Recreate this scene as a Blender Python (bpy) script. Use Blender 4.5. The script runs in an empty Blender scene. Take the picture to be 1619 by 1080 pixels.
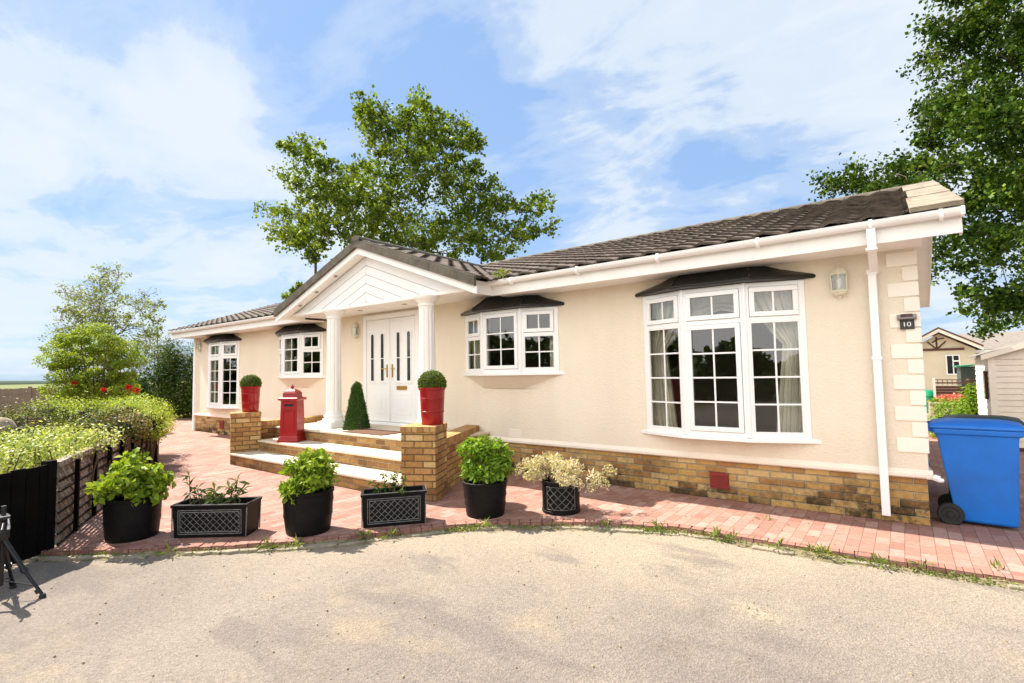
import bpy, math, random
import numpy as np
from mathutils import Vector, Matrix
R = math.radians
scene = bpy.context.scene
col = scene.collection

# ---------------------------------------------------------------- camera
def cam_axes(yaw, pitch, roll):
    f = Vector((-math.sin(yaw)*math.cos(pitch), math.cos(yaw)*math.cos(pitch), math.sin(pitch)))
    r = Vector((math.cos(yaw), math.sin(yaw), 0)); u = r.cross(f)
    return r*math.cos(roll)+u*math.sin(roll), -r*math.sin(roll)+u*math.cos(roll), f
cr, cu, cf = cam_axes(R(37.28), R(3.377), R(-1.06))
camd = bpy.data.cameras.new('camera'); cam = bpy.data.objects.new('camera', camd); col.objects.link(cam)
cam.matrix_world = Matrix(((cr.x, cu.x, -cf.x, -.133), (cr.y, cu.y, -cf.y, -6.178), (cr.z, cu.z, -cf.z, 1.5), (0, 0, 0, 1)))
camd.sensor_width = 36; camd.lens = 18.05; camd.clip_start = .05; camd.clip_end = 20000
scene.camera = cam

# ---------------------------------------------------------------- sun and sky
LIGHT = Vector((.785, .087, -1)).normalized()          # direction the sunlight travels
sd = bpy.data.lights.new('sun', 'SUN'); sd.energy = 4.6; sd.angle = R(.6); sd.color = (1, .92, .81)
so = bpy.data.objects.new('sun', sd); col.objects.link(so)
so.rotation_euler = LIGHT.to_track_quat('-Z', 'Y').to_euler()
scene.view_settings.view_transform = 'Standard'; scene.view_settings.look = 'None'
scene.view_settings.exposure = 1.36; scene.view_settings.gamma = 1

def N(nt, t, **kw):
    n = nt.nodes.new(t)
    for k, v in kw.items():
        if k == 'ins':
            for a, b in v.items(): n.inputs[a].default_value = b
        else: setattr(n, k, v)
    return n
def L(nt, a, b): nt.links.new(a, b)
def M(nt, op, a, b=None, c=None, clamp=False):
    n = nt.nodes.new('ShaderNodeMath'); n.operation = op; n.use_clamp = clamp
    for i, v in enumerate((a, b, c)):
        if v is None: continue
        if isinstance(v, (int, float)): n.inputs[i].default_value = v
        else: nt.links.new(v, n.inputs[i])
    return n.outputs[0]
def MIX(nt, fac, a, b, mode='MIX'):
    n = nt.nodes.new('ShaderNodeMix'); n.data_type = 'RGBA'; n.blend_type = mode; n.clamp_factor = True
    for idx, v in ((0, fac), (6, a), (7, b)):
        if isinstance(v, (int, float)): n.inputs[idx].default_value = v
        elif isinstance(v, tuple): n.inputs[idx].default_value = (*v[:3], 1)
        else: nt.links.new(v, n.inputs[idx])
    return n.outputs[2]
def RAMP(nt, fac, stops, interp='LINEAR'):
    n = nt.nodes.new('ShaderNodeValToRGB'); n.color_ramp.interpolation = interp
    e = n.color_ramp.elements
    while len(e) < len(stops): e.new(.5)
    for i, (p, c) in enumerate(stops):
        e[i].position = p; e[i].color = (c, c, c, 1) if isinstance(c, (int, float)) else (*c, 1)
    nt.links.new(fac, n.inputs[0]); return n.outputs[0]
def NOISE(nt, vec, scale, detail=4, rough=.55, dist=0):
    n = nt.nodes.new('ShaderNodeTexNoise'); n.inputs['Scale'].default_value = scale
    n.inputs['Detail'].default_value = detail; n.inputs['Roughness'].default_value = rough; n.inputs['Distortion'].default_value = dist
    if vec is not None: nt.links.new(vec, n.inputs['Vector'])
    return n.outputs['Fac']

world = bpy.data.worlds.new('World'); scene.world = world; world.use_nodes = True
nt = world.node_tree; nt.nodes.clear()
sky = N(nt, 'ShaderNodeTexSky', sky_type='NISHITA', sun_disc=False)
sky.sun_elevation = R(52); sky.sun_rotation = math.atan2(-LIGHT.x, -LIGHT.y); sky.air_density = 1.0; sky.dust_density = .6; sky.ozone_density = 1.6
tc = N(nt, 'ShaderNodeTexCoord'); d = tc.outputs['Generated']
sep = N(nt, 'ShaderNodeSeparateXYZ'); L(nt, d, sep.inputs[0])
den = M(nt, 'ADD', M(nt, 'MAXIMUM', sep.outputs[2], 0.0), .16)
cmb = N(nt, 'ShaderNodeCombineXYZ')
L(nt, M(nt, 'DIVIDE', sep.outputs[0], den), cmb.inputs[0]); L(nt, M(nt, 'DIVIDE', sep.outputs[1], den), cmb.inputs[1])
n1 = NOISE(nt, cmb.outputs[0], 1.25, 8, .58, .35)
mp = N(nt, 'ShaderNodeMapping'); mp.inputs['Rotation'].default_value = (0, 0, R(25)); mp.inputs['Scale'].default_value = (1, 1.7, 1)
L(nt, cmb.outputs[0], mp.inputs[0])
n2 = NOISE(nt, mp.outputs[0], 2.2, 8, .6, .6)
dens = M(nt, 'ADD', M(nt, 'MULTIPLY', n1, .62), M(nt, 'MULTIPLY', n2, .38))
BLOBS = [(-.953,.203,.265,.20,.12),(-.85,.31,.42,.06,.08),(-.93,.33,.13,.16,-.05),(-.83,.1,.55,.14,-.10),(-.7,.5,.5,.12,-.07),(-.05,.86,.50,.30,.10),(.22,.93,.3,.25,.07),(-.2,.93,.3,.12,-.09),
         (-.82,.52,.22,.15,.08),(-.35,.75,.55,.15,.05)]
for (x, y, z, rad, w) in BLOBS:
    v = Vector((x, y, z)).normalized()
    dp = N(nt, 'ShaderNodeVectorMath', operation='DOT_PRODUCT'); L(nt, d, dp.inputs[0]); dp.inputs[1].default_value = v
    mr = N(nt, 'ShaderNodeMapRange', interpolation_type='SMOOTHSTEP'); L(nt, dp.outputs['Value'], mr.inputs[0])
    mr.inputs[1].default_value = math.cos(rad*1.9); mr.inputs[2].default_value = 1; mr.inputs[3].default_value = 0; mr.inputs[4].default_value = w
    dens = M(nt, 'ADD', dens, mr.outputs[0])
cmask = RAMP(nt, dens, [(.46, 0.0), (.53, .30), (.60, .82), (.70, 1.0)], 'EASE')
haze_m = M(nt, 'POWER', M(nt, 'SUBTRACT', 1.0, M(nt, 'MAXIMUM', sep.outputs[2], 0.0)), 7.0)
SKYS = .050
skyc = sky.outputs[0]
sk = N(nt, 'ShaderNodeVectorMath', operation='SCALE'); L(nt, skyc, sk.inputs[0]); sk.inputs[3].default_value = SKYS
skb = MIX(nt, M(nt, 'MULTIPLY', haze_m, .38), MIX(nt, .6, sk.outputs[0], (.172, .272, .452)), (.26, .34, .42))
# added bright cloud bank, out of view behind the camera, lifts the shaded front wall
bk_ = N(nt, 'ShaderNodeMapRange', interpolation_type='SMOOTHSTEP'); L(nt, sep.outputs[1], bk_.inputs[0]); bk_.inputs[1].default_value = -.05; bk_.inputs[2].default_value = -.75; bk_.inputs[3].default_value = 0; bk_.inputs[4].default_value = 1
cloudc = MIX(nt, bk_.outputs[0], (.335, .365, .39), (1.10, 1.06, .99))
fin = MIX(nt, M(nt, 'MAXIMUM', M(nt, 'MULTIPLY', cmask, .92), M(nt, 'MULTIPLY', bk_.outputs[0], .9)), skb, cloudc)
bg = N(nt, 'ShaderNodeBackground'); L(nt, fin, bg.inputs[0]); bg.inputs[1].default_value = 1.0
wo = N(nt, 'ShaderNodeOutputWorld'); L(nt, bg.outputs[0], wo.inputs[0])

# ---------------------------------------------------------------- materials
def newmat(name):
    m = bpy.data.materials.new(name); m.use_nodes = True; nt = m.node_tree; nt.nodes.clear()
    b = nt.nodes.new('ShaderNodeBsdfPrincipled'); o = nt.nodes.new('ShaderNodeOutputMaterial'); L(nt, b.outputs[0], o.inputs[0])
    return m, nt, b
def pm(name, c, rough=.6, var=.15, vs=4, bump=0, bs=60, metal=0, spec=.5, c2=None, coat=0, rvar=.1, dirt=0):
    m, nt, b = newmat(name)
    tc = N(nt, 'ShaderNodeTexCoord'); v = tc.outputs['Object']
    n = NOISE(nt, v, vs, 6, .6)
    f = RAMP(nt, n, [(.3, 0.0), (.7, 1.0)])
    a = tuple(x*(1-var) for x in c); e = c2 if c2 else tuple(min(1, x*(1+var)) for x in c)
    cc = MIX(nt, f, a, e)
    if dirt:
        dn = RAMP(nt, NOISE(nt, v, vs*3.1, 8, .7), [(.5, 0.0), (.75, 1.0)])
        cc = MIX(nt, M(nt, 'MULTIPLY', dn, dirt), cc, (.10, .085, .06))
    L(nt, cc, b.inputs['Base Color'])
    L(nt, M(nt, 'ADD', M(nt, 'MULTIPLY', n, rvar), rough-rvar/2), b.inputs['Roughness'])
    b.inputs['Metallic'].default_value = metal; b.inputs['Specular IOR Level'].default_value = spec; b.inputs['Coat Weight'].default_value = coat
    if bump:
        bm_ = N(nt, 'ShaderNodeBump'); bm_.inputs['Strength'].default_value = bump; bm_.inputs['Distance'].default_value = .01
        L(nt, NOISE(nt, v, bs, 5, .6), bm_.inputs['Height']); L(nt, bm_.outputs[0], b.inputs['Normal'])
    return m
def leafmat(name, c1, c2, c3=None, trans=.35, rough=.5, w3=.85):
    m = bpy.data.materials.new(name); m.use_nodes = True; nt = m.node_tree; nt.nodes.clear()
    g = N(nt, 'ShaderNodeNewGeometry'); rnd = g.outputs['Random Per Island']
    tc = N(nt, 'ShaderNodeTexCoord'); n = NOISE(nt, tc.outputs['Object'], 1.1, 3)
    f = M(nt, 'ADD', M(nt, 'MULTIPLY', rnd, .6), M(nt, 'MULTIPLY', RAMP(nt, n, [(.3, 0.0), (.7, 1.0)]), .4))
    stops = [(0.0, c1), (.6, c2), (1.0, c2)]
    if c3: stops = [(0.0, c1), (w3-.25, c2), (w3, c3)]
    cc = RAMP(nt, f, stops)
    b = N(nt, 'ShaderNodeBsdfPrincipled'); L(nt, cc, b.inputs['Base Color']); b.inputs['Roughness'].default_value = rough; b.inputs['Specular IOR Level'].default_value = .12
    t = N(nt, 'ShaderNodeBsdfTranslucent'); L(nt, MIX(nt, 1.0, cc, (1.25, 1.2, .45), 'MULTIPLY'), t.inputs[0])
    mx = N(nt, 'ShaderNodeMixShader'); mx.inputs[0].default_value = trans; L(nt, b.outputs[0], mx.inputs[1]); L(nt, t.outputs[0], mx.inputs[2])
    o = N(nt, 'ShaderNodeOutputMaterial'); L(nt, mx.outputs[0], o.inputs[0]); return m
def brickmat(name, bw, bh, mort, cols, mcol, bond=.5, rot=0, bump=1.0, stain=None, rough=.85, coord='UV', jit=.12, mvar=None):
    m, nt, b = newmat(name)
    tc = N(nt, 'ShaderNodeTexCoord'); src = tc.outputs[coord]
    mp = N(nt, 'ShaderNodeMapping'); mp.inputs['Rotation'].default_value = (0, 0, rot); L(nt, src, mp.inputs[0])
    wob = N(nt, 'ShaderNodeTexNoise'); wob.inputs['Scale'].default_value = 3.0; L(nt, mp.outputs[0], wob.inputs['Vector'])
    wv = N(nt, 'ShaderNodeVectorMath', operation='MULTIPLY_ADD'); L(nt, wob.outputs['Color'], wv.inputs[0]); wv.inputs[1].default_value = (bh*jit,)*3; L(nt, mp.outputs[0], wv.inputs[2])
    s = N(nt, 'ShaderNodeSeparateXYZ'); L(nt, wv.outputs[0], s.inputs[0]); u, v = s.outputs[0], s.outputs[1]
    vr = M(nt, 'DIVIDE', v, bh); row = M(nt, 'FLOOR', vr); fv = M(nt, 'SUBTRACT', vr, row)
    par = M(nt, 'MULTIPLY', M(nt, 'FLOORED_MODULO', row, 2.0), bond)
    ur = M(nt, 'ADD', M(nt, 'DIVIDE', u, bw), par); cl = M(nt, 'FLOOR', ur); fu = M(nt, 'SUBTRACT', ur, cl)
    # distance to the brick's edge, in metres
    du = M(nt, 'MULTIPLY', M(nt, 'MINIMUM', fu, M(nt, 'SUBTRACT', 1.0, fu)), bw)
    dv = M(nt, 'MULTIPLY', M(nt, 'MINIMUM', fv, M(nt, 'SUBTRACT', 1.0, fv)), bh)
    e = M(nt, 'MINIMUM', du, dv)
    nn = NOISE(nt, src, 34, 5, .65)
    e = M(nt, 'ADD', e, M(nt, 'MULTIPLY', M(nt, 'SUBTRACT', nn, .5), mort*1.5))
    mr = N(nt, 'ShaderNodeMapRange', interpolation_type='SMOOTHSTEP'); L(nt, e, mr.inputs[0])
    mr.inputs[1].default_value = mort*.3; mr.inputs[2].default_value = mort*.85
    mask = mr.outputs[0]
    cb = N(nt, 'ShaderNodeCombineXYZ'); L(nt, cl, cb.inputs[0]); L(nt, row, cb.inputs[1])
    wn = N(nt, 'ShaderNodeTexWhiteNoise'); L(nt, cb.outputs[0], wn.inputs['Vector'])
    k = len(cols)
    bc = RAMP(nt, wn.outputs['Value'], [(i/max(1, k-1)*.98, c) for i, c in enumerate(cols)])
    n2 = NOISE(nt, src, 22, 6, .7); n3 = NOISE(nt, src, 1.1, 4, .6)
    bc = MIX(nt, 1.0, bc, RAMP(nt, n2, [(.25, .72), (.75, 1.22)]), 'MULTIPLY')
    bc = MIX(nt, 1.0, bc, RAMP(nt, n3, [(.3, .86), (.7, 1.1)]), 'MULTIPLY')
    c = MIX(nt, mask, mcol, bc)
    if stain:                                               # stain = (height where the algae and damp end, strength, colour)
        zs = N(nt, 'ShaderNodeSeparateXYZ'); L(nt, tc.outputs['Object'], zs.inputs[0])
        lo = N(nt, 'ShaderNodeMapRange', interpolation_type='SMOOTHSTEP'); L(nt, M(nt, 'ADD', zs.outputs[2], M(nt, 'MULTIPLY', M(nt, 'SUBTRACT', NOISE(nt, tc.outputs['Object'], 1.7, 5), .5), stain[0]*2.4)), lo.inputs[0])
        lo.inputs[1].default_value = stain[0]; lo.inputs[2].default_value = 0; lo.inputs[3].default_value = 0; lo.inputs[4].default_value = 1
        pat = RAMP(nt, M(nt, 'ADD', M(nt, 'MULTIPLY', NOISE(nt, tc.outputs['Object'], 16, 8, .75), .75), M(nt, 'MULTIPLY', wn.outputs['Value'], .25)), [(.40, 0.0), (.58, 1.0)])
        c = MIX(nt, M(nt, 'MULTIPLY', M(nt, 'MULTIPLY', lo.outputs[0], pat), stain[1]), c, stain[2])
    L(nt, c, b.inputs['Base Color']); b.inputs['Roughness'].default_value = rough; b.inputs['Specular IOR Level'].default_value = .25
    bp = N(nt, 'ShaderNodeBump'); bp.inputs['Strength'].default_value = bump; bp.inputs['Distance'].default_value = .012
    h = M(nt, 'ADD', mask, M(nt, 'ADD', M(nt, 'MULTIPLY', n2, .35), M(nt, 'MULTIPLY', wn.outputs['Value'], .25)))
    L(nt, h, bp.inputs['Height']); L(nt, bp.outputs[0], b.inputs['Normal'])
    return m

MT = {}
# render (stucco)
m, nt, b = newmat('wall_render'); tc = N(nt, 'ShaderNodeTexCoord'); v = tc.outputs['Object']
n1 = NOISE(nt, v, .7, 5); n2 = NOISE(nt, v, 26, 7, .7); n3 = NOISE(nt, v, 7, 5)
c = MIX(nt, RAMP(nt, n1, [(.3, 0.0), (.7, 1.0)]), (.80, .71, .575), (.86, .775, .645))
c = MIX(nt, M(nt, 'MULTIPLY', RAMP(nt, n2, [(.60, 0.0), (.78, 1.0)]), .22), c, (.60, .47, .33))
mps = N(nt, 'ShaderNodeMapping'); mps.inputs['Scale'].default_value = (1.6, 1.6, .22); L(nt, v, mps.inputs[0])
c = MIX(nt, 1.0, c, RAMP(nt, NOISE(nt, mps.outputs[0], 1.6, 5, .6), [(.30, .945), (.62, 1.0)]), 'MULTIPLY')
zz = N(nt, 'ShaderNodeSeparateXYZ'); L(nt, v, zz.inputs[0]); sp_ = N(nt, 'ShaderNodeMapRange'); L(nt, zz.outputs[2], sp_.inputs[0]); sp_.inputs[1].default_value = .95; sp_.inputs[2].default_value = .5
c = MIX(nt, M(nt, 'MULTIPLY', M(nt, 'MULTIPLY', sp_.outputs[0], n3), .30), c, (.50, .42, .33))
L(nt, c, b.inputs['Base Color']); b.inputs['Roughness'].default_value = .9; b.inputs['Specular IOR Level'].default_value = .2
vo = N(nt, 'ShaderNodeTexVoronoi', feature='SMOOTH_F1'); vo.inputs['Scale'].default_value = 60; L(nt, v, vo.inputs['Vector'])
bp = N(nt, 'ShaderNodeBump'); bp.inputs['Strength'].default_value = .6; bp.inputs['Distance'].default_value = .012
L(nt, M(nt, 'ADD', M(nt, 'MULTIPLY', vo.outputs['Distance'], .6), n2), bp.inputs['Height']); L(nt, bp.outputs[0], b.inputs['Normal']); MT['render'] = m
MT['quoin'] = pm('quoin_render', (.90, .83, .73), .85, .05, 3, .25, 120)
MT['trim'] = pm('cream_trim', (.82, .74, .63), .7, .06, 3, .1, 60)
MT['plinth'] = brickmat('plinth_brick', .225, .075, .0105, [(.36,.19,.06),(.50,.32,.11),(.42,.24,.075),(.58,.41,.19),(.46,.27,.10),(.30,.14,.05),(.54,.35,.13)], (.38,.32,.22), stain=(.42, .96, (.050, .036, .018)))
MT['stepbrick'] = brickmat('step_brick', .225, .075, .009, [(.30,.15,.05),(.40,.24,.08),(.24,.10,.04),(.46,.30,.12),(.34,.18,.06),(.17,.08,.035)], (.42,.35,.24), stain=(.5, .5, (.11,.08,.04)))
MT['pierbrick'] = brickmat('pier_brick', .225, .078, .010, [(.40,.22,.07),(.56,.37,.14),(.34,.16,.05),(.62,.43,.19),(.27,.12,.045),(.50,.30,.10),(.46,.26,.10)], (.17,.11,.055), stain=(.28, .45, (.12,.09,.05)))
MT['cap'] = brickmat('soldier_brick', .075, .6, .008, [(.42,.23,.08),(.54,.34,.13),(.36,.17,.06),(.48,.30,.12)], (.30,.22,.12), bond=0)
MT['paver'] = brickmat('block_paving', .2, .1, .0045, [(.31,.160,.120),(.37,.21,.165),(.27,.128,.095),(.33,.175,.135),(.40,.25,.205),(.30,.15,.118),(.35,.205,.17)], (.17,.105,.075), rot=R(90), bump=.45, jit=.04, rough=.8)
MT['kerbpaver'] = brickmat('edge_paving', .1, .2, .005, [(.29,.14,.105),(.34,.18,.14),(.26,.12,.09),(.36,.20,.16)], (.13,.07,.05), bond=0, bump=.4, jit=.02)
MT['white'] = pm('white_upvc', (.90, .90, .895), .32, .02, 3, 0)
MT['fascia'] = pm('white_fascia', (.90, .88, .85), .42, .05, 2.2, 0, dirt=.06)
MT['column'] = pm('white_column_paint', (.86, .84, .80), .55, .03, 3, .1, 90)
MT['clad'] = pm('white_cladding', (.84, .84, .84), .4, .02, 2)
MT['slab'] = pm('cream_step_slab', (.60, .53, .41), .85, .12, 3, .4, 90, dirt=.18)
MT['canopy'] = pm('dark_canopy', (.005, .0045, .0045), .32, .3, 6, .08, 40)
MT['blackpot'] = pm('black_plastic', (.005, .0045, .005), .5, .25, 5, .12, 60, spec=.18, dirt=.05)
MT['silver'] = pm('worn_silver_rub', (.15, .15, .14), .5, .5, 25, 0, metal=.2)
MT['soil'] = pm('soil', (.035, .024, .016), .95, .4, 20, 1, 60)
MT['red'] = pm('red_gloss_paint', (.29, .003, .005), .38, .14, 5, .08, 30, coat=.12, dirt=.06)
MT['redpot'] = pm('red_glaze', (.29, .002, .006), .32, .12, 5, .05, 20, coat=.2, dirt=.05)
MT['brass'] = pm('brass', (.62, .40, .10), .28, .08, 8, 0, metal=1)
MT['blue'] = pm('blue_plastic', (.002, .150, .60), .45, .16, 3, .05, 50, dirt=.12)
MT['bin_dark'] = pm('dark_green_plastic', (.03, .045, .035), .5, .2, 3)
MT['green'] = pm('green_plastic', (.01, .22, .10), .4, .15, 3)
MT['rubber'] = pm('tyre_rubber', (.02, .02, .018), .75, .3, 8, .2, 40)
MT['blackwood'] = pm('black_stained_wood', (.004, .0035, .003), .8, .5, 5, .4, 30, spec=.1)
MT['metalblk'] = pm('black_metal', (.006, .006, .007), .4, .3, 8)
MT['chrome'] = pm('bright_metal', (.75, .75, .76), .2, .05, 8, metal=1)
MT['lantern'] = pm('cream_lantern_paint', (.74, .70, .55), .4, .08, 8)
MT['interior'] = pm('room_wall', (.30, .235, .17), .9, .3, .9)
MT['curtain'] = pm('cream_curtain', (.84, .79, .68), .9, .10, 6)
MT['mat'] = pm('coir_mat', (.12, .055, .026), .95, .3, 30, 1, 160)
MT['vent'] = pm('red_vent_plastic', (.22, .018, .012), .5, .15, 6)
MT['bark'] = pm('bark', (.10, .075, .05), .95, .4, 7, 1, 25)
MT['twig'] = pm('twig', (.13, .085, .045), .9, .3, 7)
MT['neigh'] = pm('neighbour_render', (.70, .61, .46), .9, .06, 1, .2, 30)
MT['neigh2'] = pm('neighbour_render_pale', (.62, .58, .50), .9, .06, 1, .2, 30)
MT['timber'] = pm('brown_timber', (.10, .035, .018), .7, .2, 6)
MT['shedw'] = pm('shed_beige', (.80, .71, .60), .8, .08, 2, .2, 30)
MT['greyroof'] = pm('grey_roof_felt', (.20, .175, .15), .95, .15, 6, .6, 20)
MT['redroof'] = pm('brown_red_roof', (.25, .10, .05), .9, .15, 6, .5, 20)
MT['stone'] = pm('rough_stone', (.30, .24, .16), .95, .35, 5, 1, 12)
MT['kerbstone'] = pm('crumbling_concrete', (.28, .24, .17), .95, .3, 9, 1, 35, dirt=.5)
MT['moss'] = pm('moss_and_silt', (.10, .085, .03), .95, .3, 9, 1, 40, c2=(.26, .21, .13), dirt=.35)
MT['tile_edge'] = pm('shaded_tile_edge', (.032, .023, .017), .95, .5, 7, .6, 30, c2=(.13, .10, .075))  # tile lips coloured dark for the shadow gap below each row
MT['foam'] = pm('white_sign', (.85, .85, .85), .4, .02)
MT['plaque'] = pm('slate_plaque', (.03, .03, .032), .5, .2, 20)
MT['greyplastic'] = pm('grey_plastic', (.26, .25, .25), .4, .1, 10)
MT['solar'] = pm('solar_panel', (.045, .012, .016), .15, .2, 30)
MT['verge'] = pm('pale_verge_concrete', (.20, .16, .115), .9, .22, 5, .6, 30, c2=(.34, .285, .21), dirt=.35)
MT['vergedark'] = pm('grey_verge', (.085, .07, .052), .9, .3, 6, .5, 30, c2=(.14, .12, .09), dirt=.3)
MT['fencefar'] = pm('weathered_boards', (.32, .24, .17), .9, .15, 4, .3, 30)
# weathered lapped fence
m, nt, b = newmat('weathered_lap_wood'); tc = N(nt, 'ShaderNodeTexCoord'); v = tc.outputs['Object']
mp = N(nt, 'ShaderNodeMapping'); mp.inputs['Scale'].default_value = (5, 5, 1.6); L(nt, v, mp.inputs[0])
f = RAMP(nt, NOISE(nt, mp.outputs[0], 4.5, 7, .7, .3), [(.45, 0.0), (.62, 1.0)])
c = MIX(nt, f, (.15, .10, .075), (.43, .36, .30)); c = MIX(nt, RAMP(nt, NOISE(nt, v, 3, 5), [(.55, 0.0), (.75, .6)]), c, (.16, .17, .07))
L(nt, c, b.inputs['Base Color']); b.inputs['Roughness'].default_value = .9; MT['lap'] = m
# roof tile
m, nt, b = newmat('roof_tile'); tc = N(nt, 'ShaderNodeTexCoord'); v = tc.outputs['Object']
n1 = NOISE(nt, v, 2.6, 7, .7); n2 = NOISE(nt, v, 24, 6, .7); g = N(nt, 'ShaderNodeNewGeometry')
c = RAMP(nt, g.outputs['Random Per Island'], [(0.0, (.055, .038, .030)), (.5, (.085, .060, .047)), (1.0, (.13, .098, .078))])
c = MIX(nt, RAMP(nt, n1, [(.45, 0.0), (.7, .75)]), c, (.11, .088, .06))
c = MIX(nt, RAMP(nt, n2, [(.60, 0.0), (.70, .6)]), c, (.20, .165, .11))
L(nt, c, b.inputs['Base Color']); b.inputs['Roughness'].default_value = .9
bp = N(nt, 'ShaderNodeBump'); bp.inputs['Strength'].default_value = .6; bp.inputs['Distance'].default_value = .01; L(nt, n2, bp.inputs['Height']); L(nt, bp.outputs[0], b.inputs['Normal']); MT['tile'] = m
# glass
def glassmat(name, tint, base=.06):
    m = bpy.data.materials.new(name); m.use_nodes = True; nt = m.node_tree; nt.nodes.clear()
    gl = N(nt, 'ShaderNodeBsdfGlossy'); gl.inputs['Roughness'].default_value = .015; gl.inputs[0].default_value = (.95, .97, 1, 1)
    tr = N(nt, 'ShaderNodeBsdfTransparent'); tr.inputs[0].default_value = (*tint, 1)
    fr = N(nt, 'ShaderNodeFresnel'); fr.inputs[0].default_value = 1.5
    f = M(nt, 'MINIMUM', M(nt, 'ADD', M(nt, 'MULTIPLY', fr.outputs[0], 1.5), base), 1.0)
    mx = N(nt, 'ShaderNodeMixShader'); L(nt, f, mx.inputs[0]); L(nt, tr.outputs[0], mx.inputs[1]); L(nt, gl.outputs[0], mx.inputs[2])
    o = N(nt, 'ShaderNodeOutputMaterial'); L(nt, mx.outputs[0], o.inputs[0]); return m
MT['glass'] = glassmat('window_glass', (.90, .92, .90), .035)
MT['dglass'] = pm('dark_door_glass', (.03, .03, .035), .08, .3, 9)
# asphalt road with sandy patches
m, nt, b = newmat('worn_asphalt'); tc = N(nt, 'ShaderNodeTexCoord'); v = tc.outputs['Object']
big = NOISE(nt, v, .38, 6, .6, .6); mid = NOISE(nt, v, 1.6, 7, .62); fine = NOISE(nt, v, 90, 4, .7)
vo = N(nt, 'ShaderNodeTexVoronoi'); vo.inputs['Scale'].default_value = 95; L(nt, v, vo.inputs['Vector'])
c = MIX(nt, RAMP(nt, big, [(.36, 0.0), (.6, 1.0)]), (.170, .144, .124), (.224, .189, .157))
c = MIX(nt, RAMP(nt, mid, [(.55, 0.0), (.72, .8)]), c, (.265, .215, .15))
c = MIX(nt, RAMP(nt, NOISE(nt, v, .9, 6, .65, .8), [(.60, 0.0), (.72, .55)]), c, (.14, .115, .08))
sx = N(nt, 'ShaderNodeSeparateXYZ'); L(nt, v, sx.inputs[0])
dk = M(nt, 'ADD', M(nt, 'ADD', M(nt, 'MULTIPLY', sx.outputs[0], -.45), M(nt, 'MULTIPLY', sx.outputs[1], .9)), 0.0)
dk = M(nt, 'ADD', dk, M(nt, 'MULTIPLY', NOISE(nt, v, 1.3, 5), 1.6))
nearkerb = RAMP(nt, M(nt, 'MULTIPLY', M(nt, 'ADD', dk, 3.2), .25), [(.45, 0.0), (.80, .8)])
c = MIX(nt, nearkerb, c, (.30, .25, .185))
mpd = N(nt, 'ShaderNodeMapping'); mpd.inputs['Scale'].default_value = (.55, 1.5, 1); mpd.inputs['Rotation'].default_value = (0, 0, R(28)); L(nt, v, mpd.inputs[0])
c = MIX(nt, RAMP(nt, NOISE(nt, mpd.outputs[0], 1.5, 5, .5, .4), [(.56, 0.0), (.64, .6)]), c, (.150, .128, .112))
pt = N(nt, 'ShaderNodeVectorMath', operation='DISTANCE'); L(nt, v, pt.inputs[0]); pt.inputs[1].default_value = (-.95, -2.55, -.055)
pr = RAMP(nt, M(nt, 'ADD', pt.outputs['Value'], M(nt, 'MULTIPLY', NOISE(nt, v, 6, 6, .7), .9)), [(.42, 1.0), (.66, 0.0)])
c = MIX(nt, M(nt, 'MULTIPLY', pr, .75), c, (.33, .28, .20))
c = MIX(nt, M(nt, 'MULTIPLY', pr, RAMP(nt, NOISE(nt, v, 26, 4, .7), [(.56, 0.0), (.64, .9)])), c, (.07, .055, .035))
st = MIX(nt, .9, RAMP(nt, vo.outputs['Color'], [(.1, .72), (.5, 1.0), (.9, 1.26)]), RAMP(nt, fine, [(.3, .80), (.7, 1.20)]), 'MULTIPLY')
c = MIX(nt, .8, c, st, 'MULTIPLY')
vo2 = N(nt, 'ShaderNodeTexVoronoi'); vo2.inputs['Scale'].default_value = 9; L(nt, v, vo2.inputs['Vector'])
c = MIX(nt, RAMP(nt, vo2.outputs['Distance'], [(.05, .85), (.075, 0.0)]), c, (.07, .055, .045))
L(nt, c, b.inputs['Base Color']); b.inputs['Roughness'].default_value = .93; b.inputs['Specular IOR Level'].default_value = .2
bp = N(nt, 'ShaderNodeBump'); bp.inputs['Strength'].default_value = .7; bp.inputs['Distance'].default_value = .006
L(nt, M(nt, 'ADD', vo.outputs['Distance'], M(nt, 'ADD', fine, M(nt, 'MULTIPLY', mid, 3.0))), bp.inputs['Height']); L(nt, bp.outputs[0], b.inputs['Normal']); MT['road'] = m
m, nt, b = newmat('field_grass'); tc = N(nt, 'ShaderNodeTexCoord'); v = tc.outputs['Object']
c = MIX(nt, RAMP(nt, NOISE(nt, v, .05, 6), [(.35, 0.0), (.65, 1.0)]), (.10, .125, .025), (.17, .18, .045)); c = MIX(nt, RAMP(nt, NOISE(nt, v, 3, 6), [(.4, 0.0), (.7, .7)]), c, (.06, .08, .02))
L(nt, c, b.inputs['Base Color']); b.inputs['Roughness'].default_value = 1; MT['field'] = m
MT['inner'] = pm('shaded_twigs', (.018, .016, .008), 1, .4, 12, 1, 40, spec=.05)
MT['hill'] = pm('hazy_woodland', (.10, .155, .20), 1, .15, .004)  # blue of the distant haze mixed into the hill colour
MT['farwood'] = pm('far_hedgerow', (.055, .085, .06), 1, .3, .05)
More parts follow.
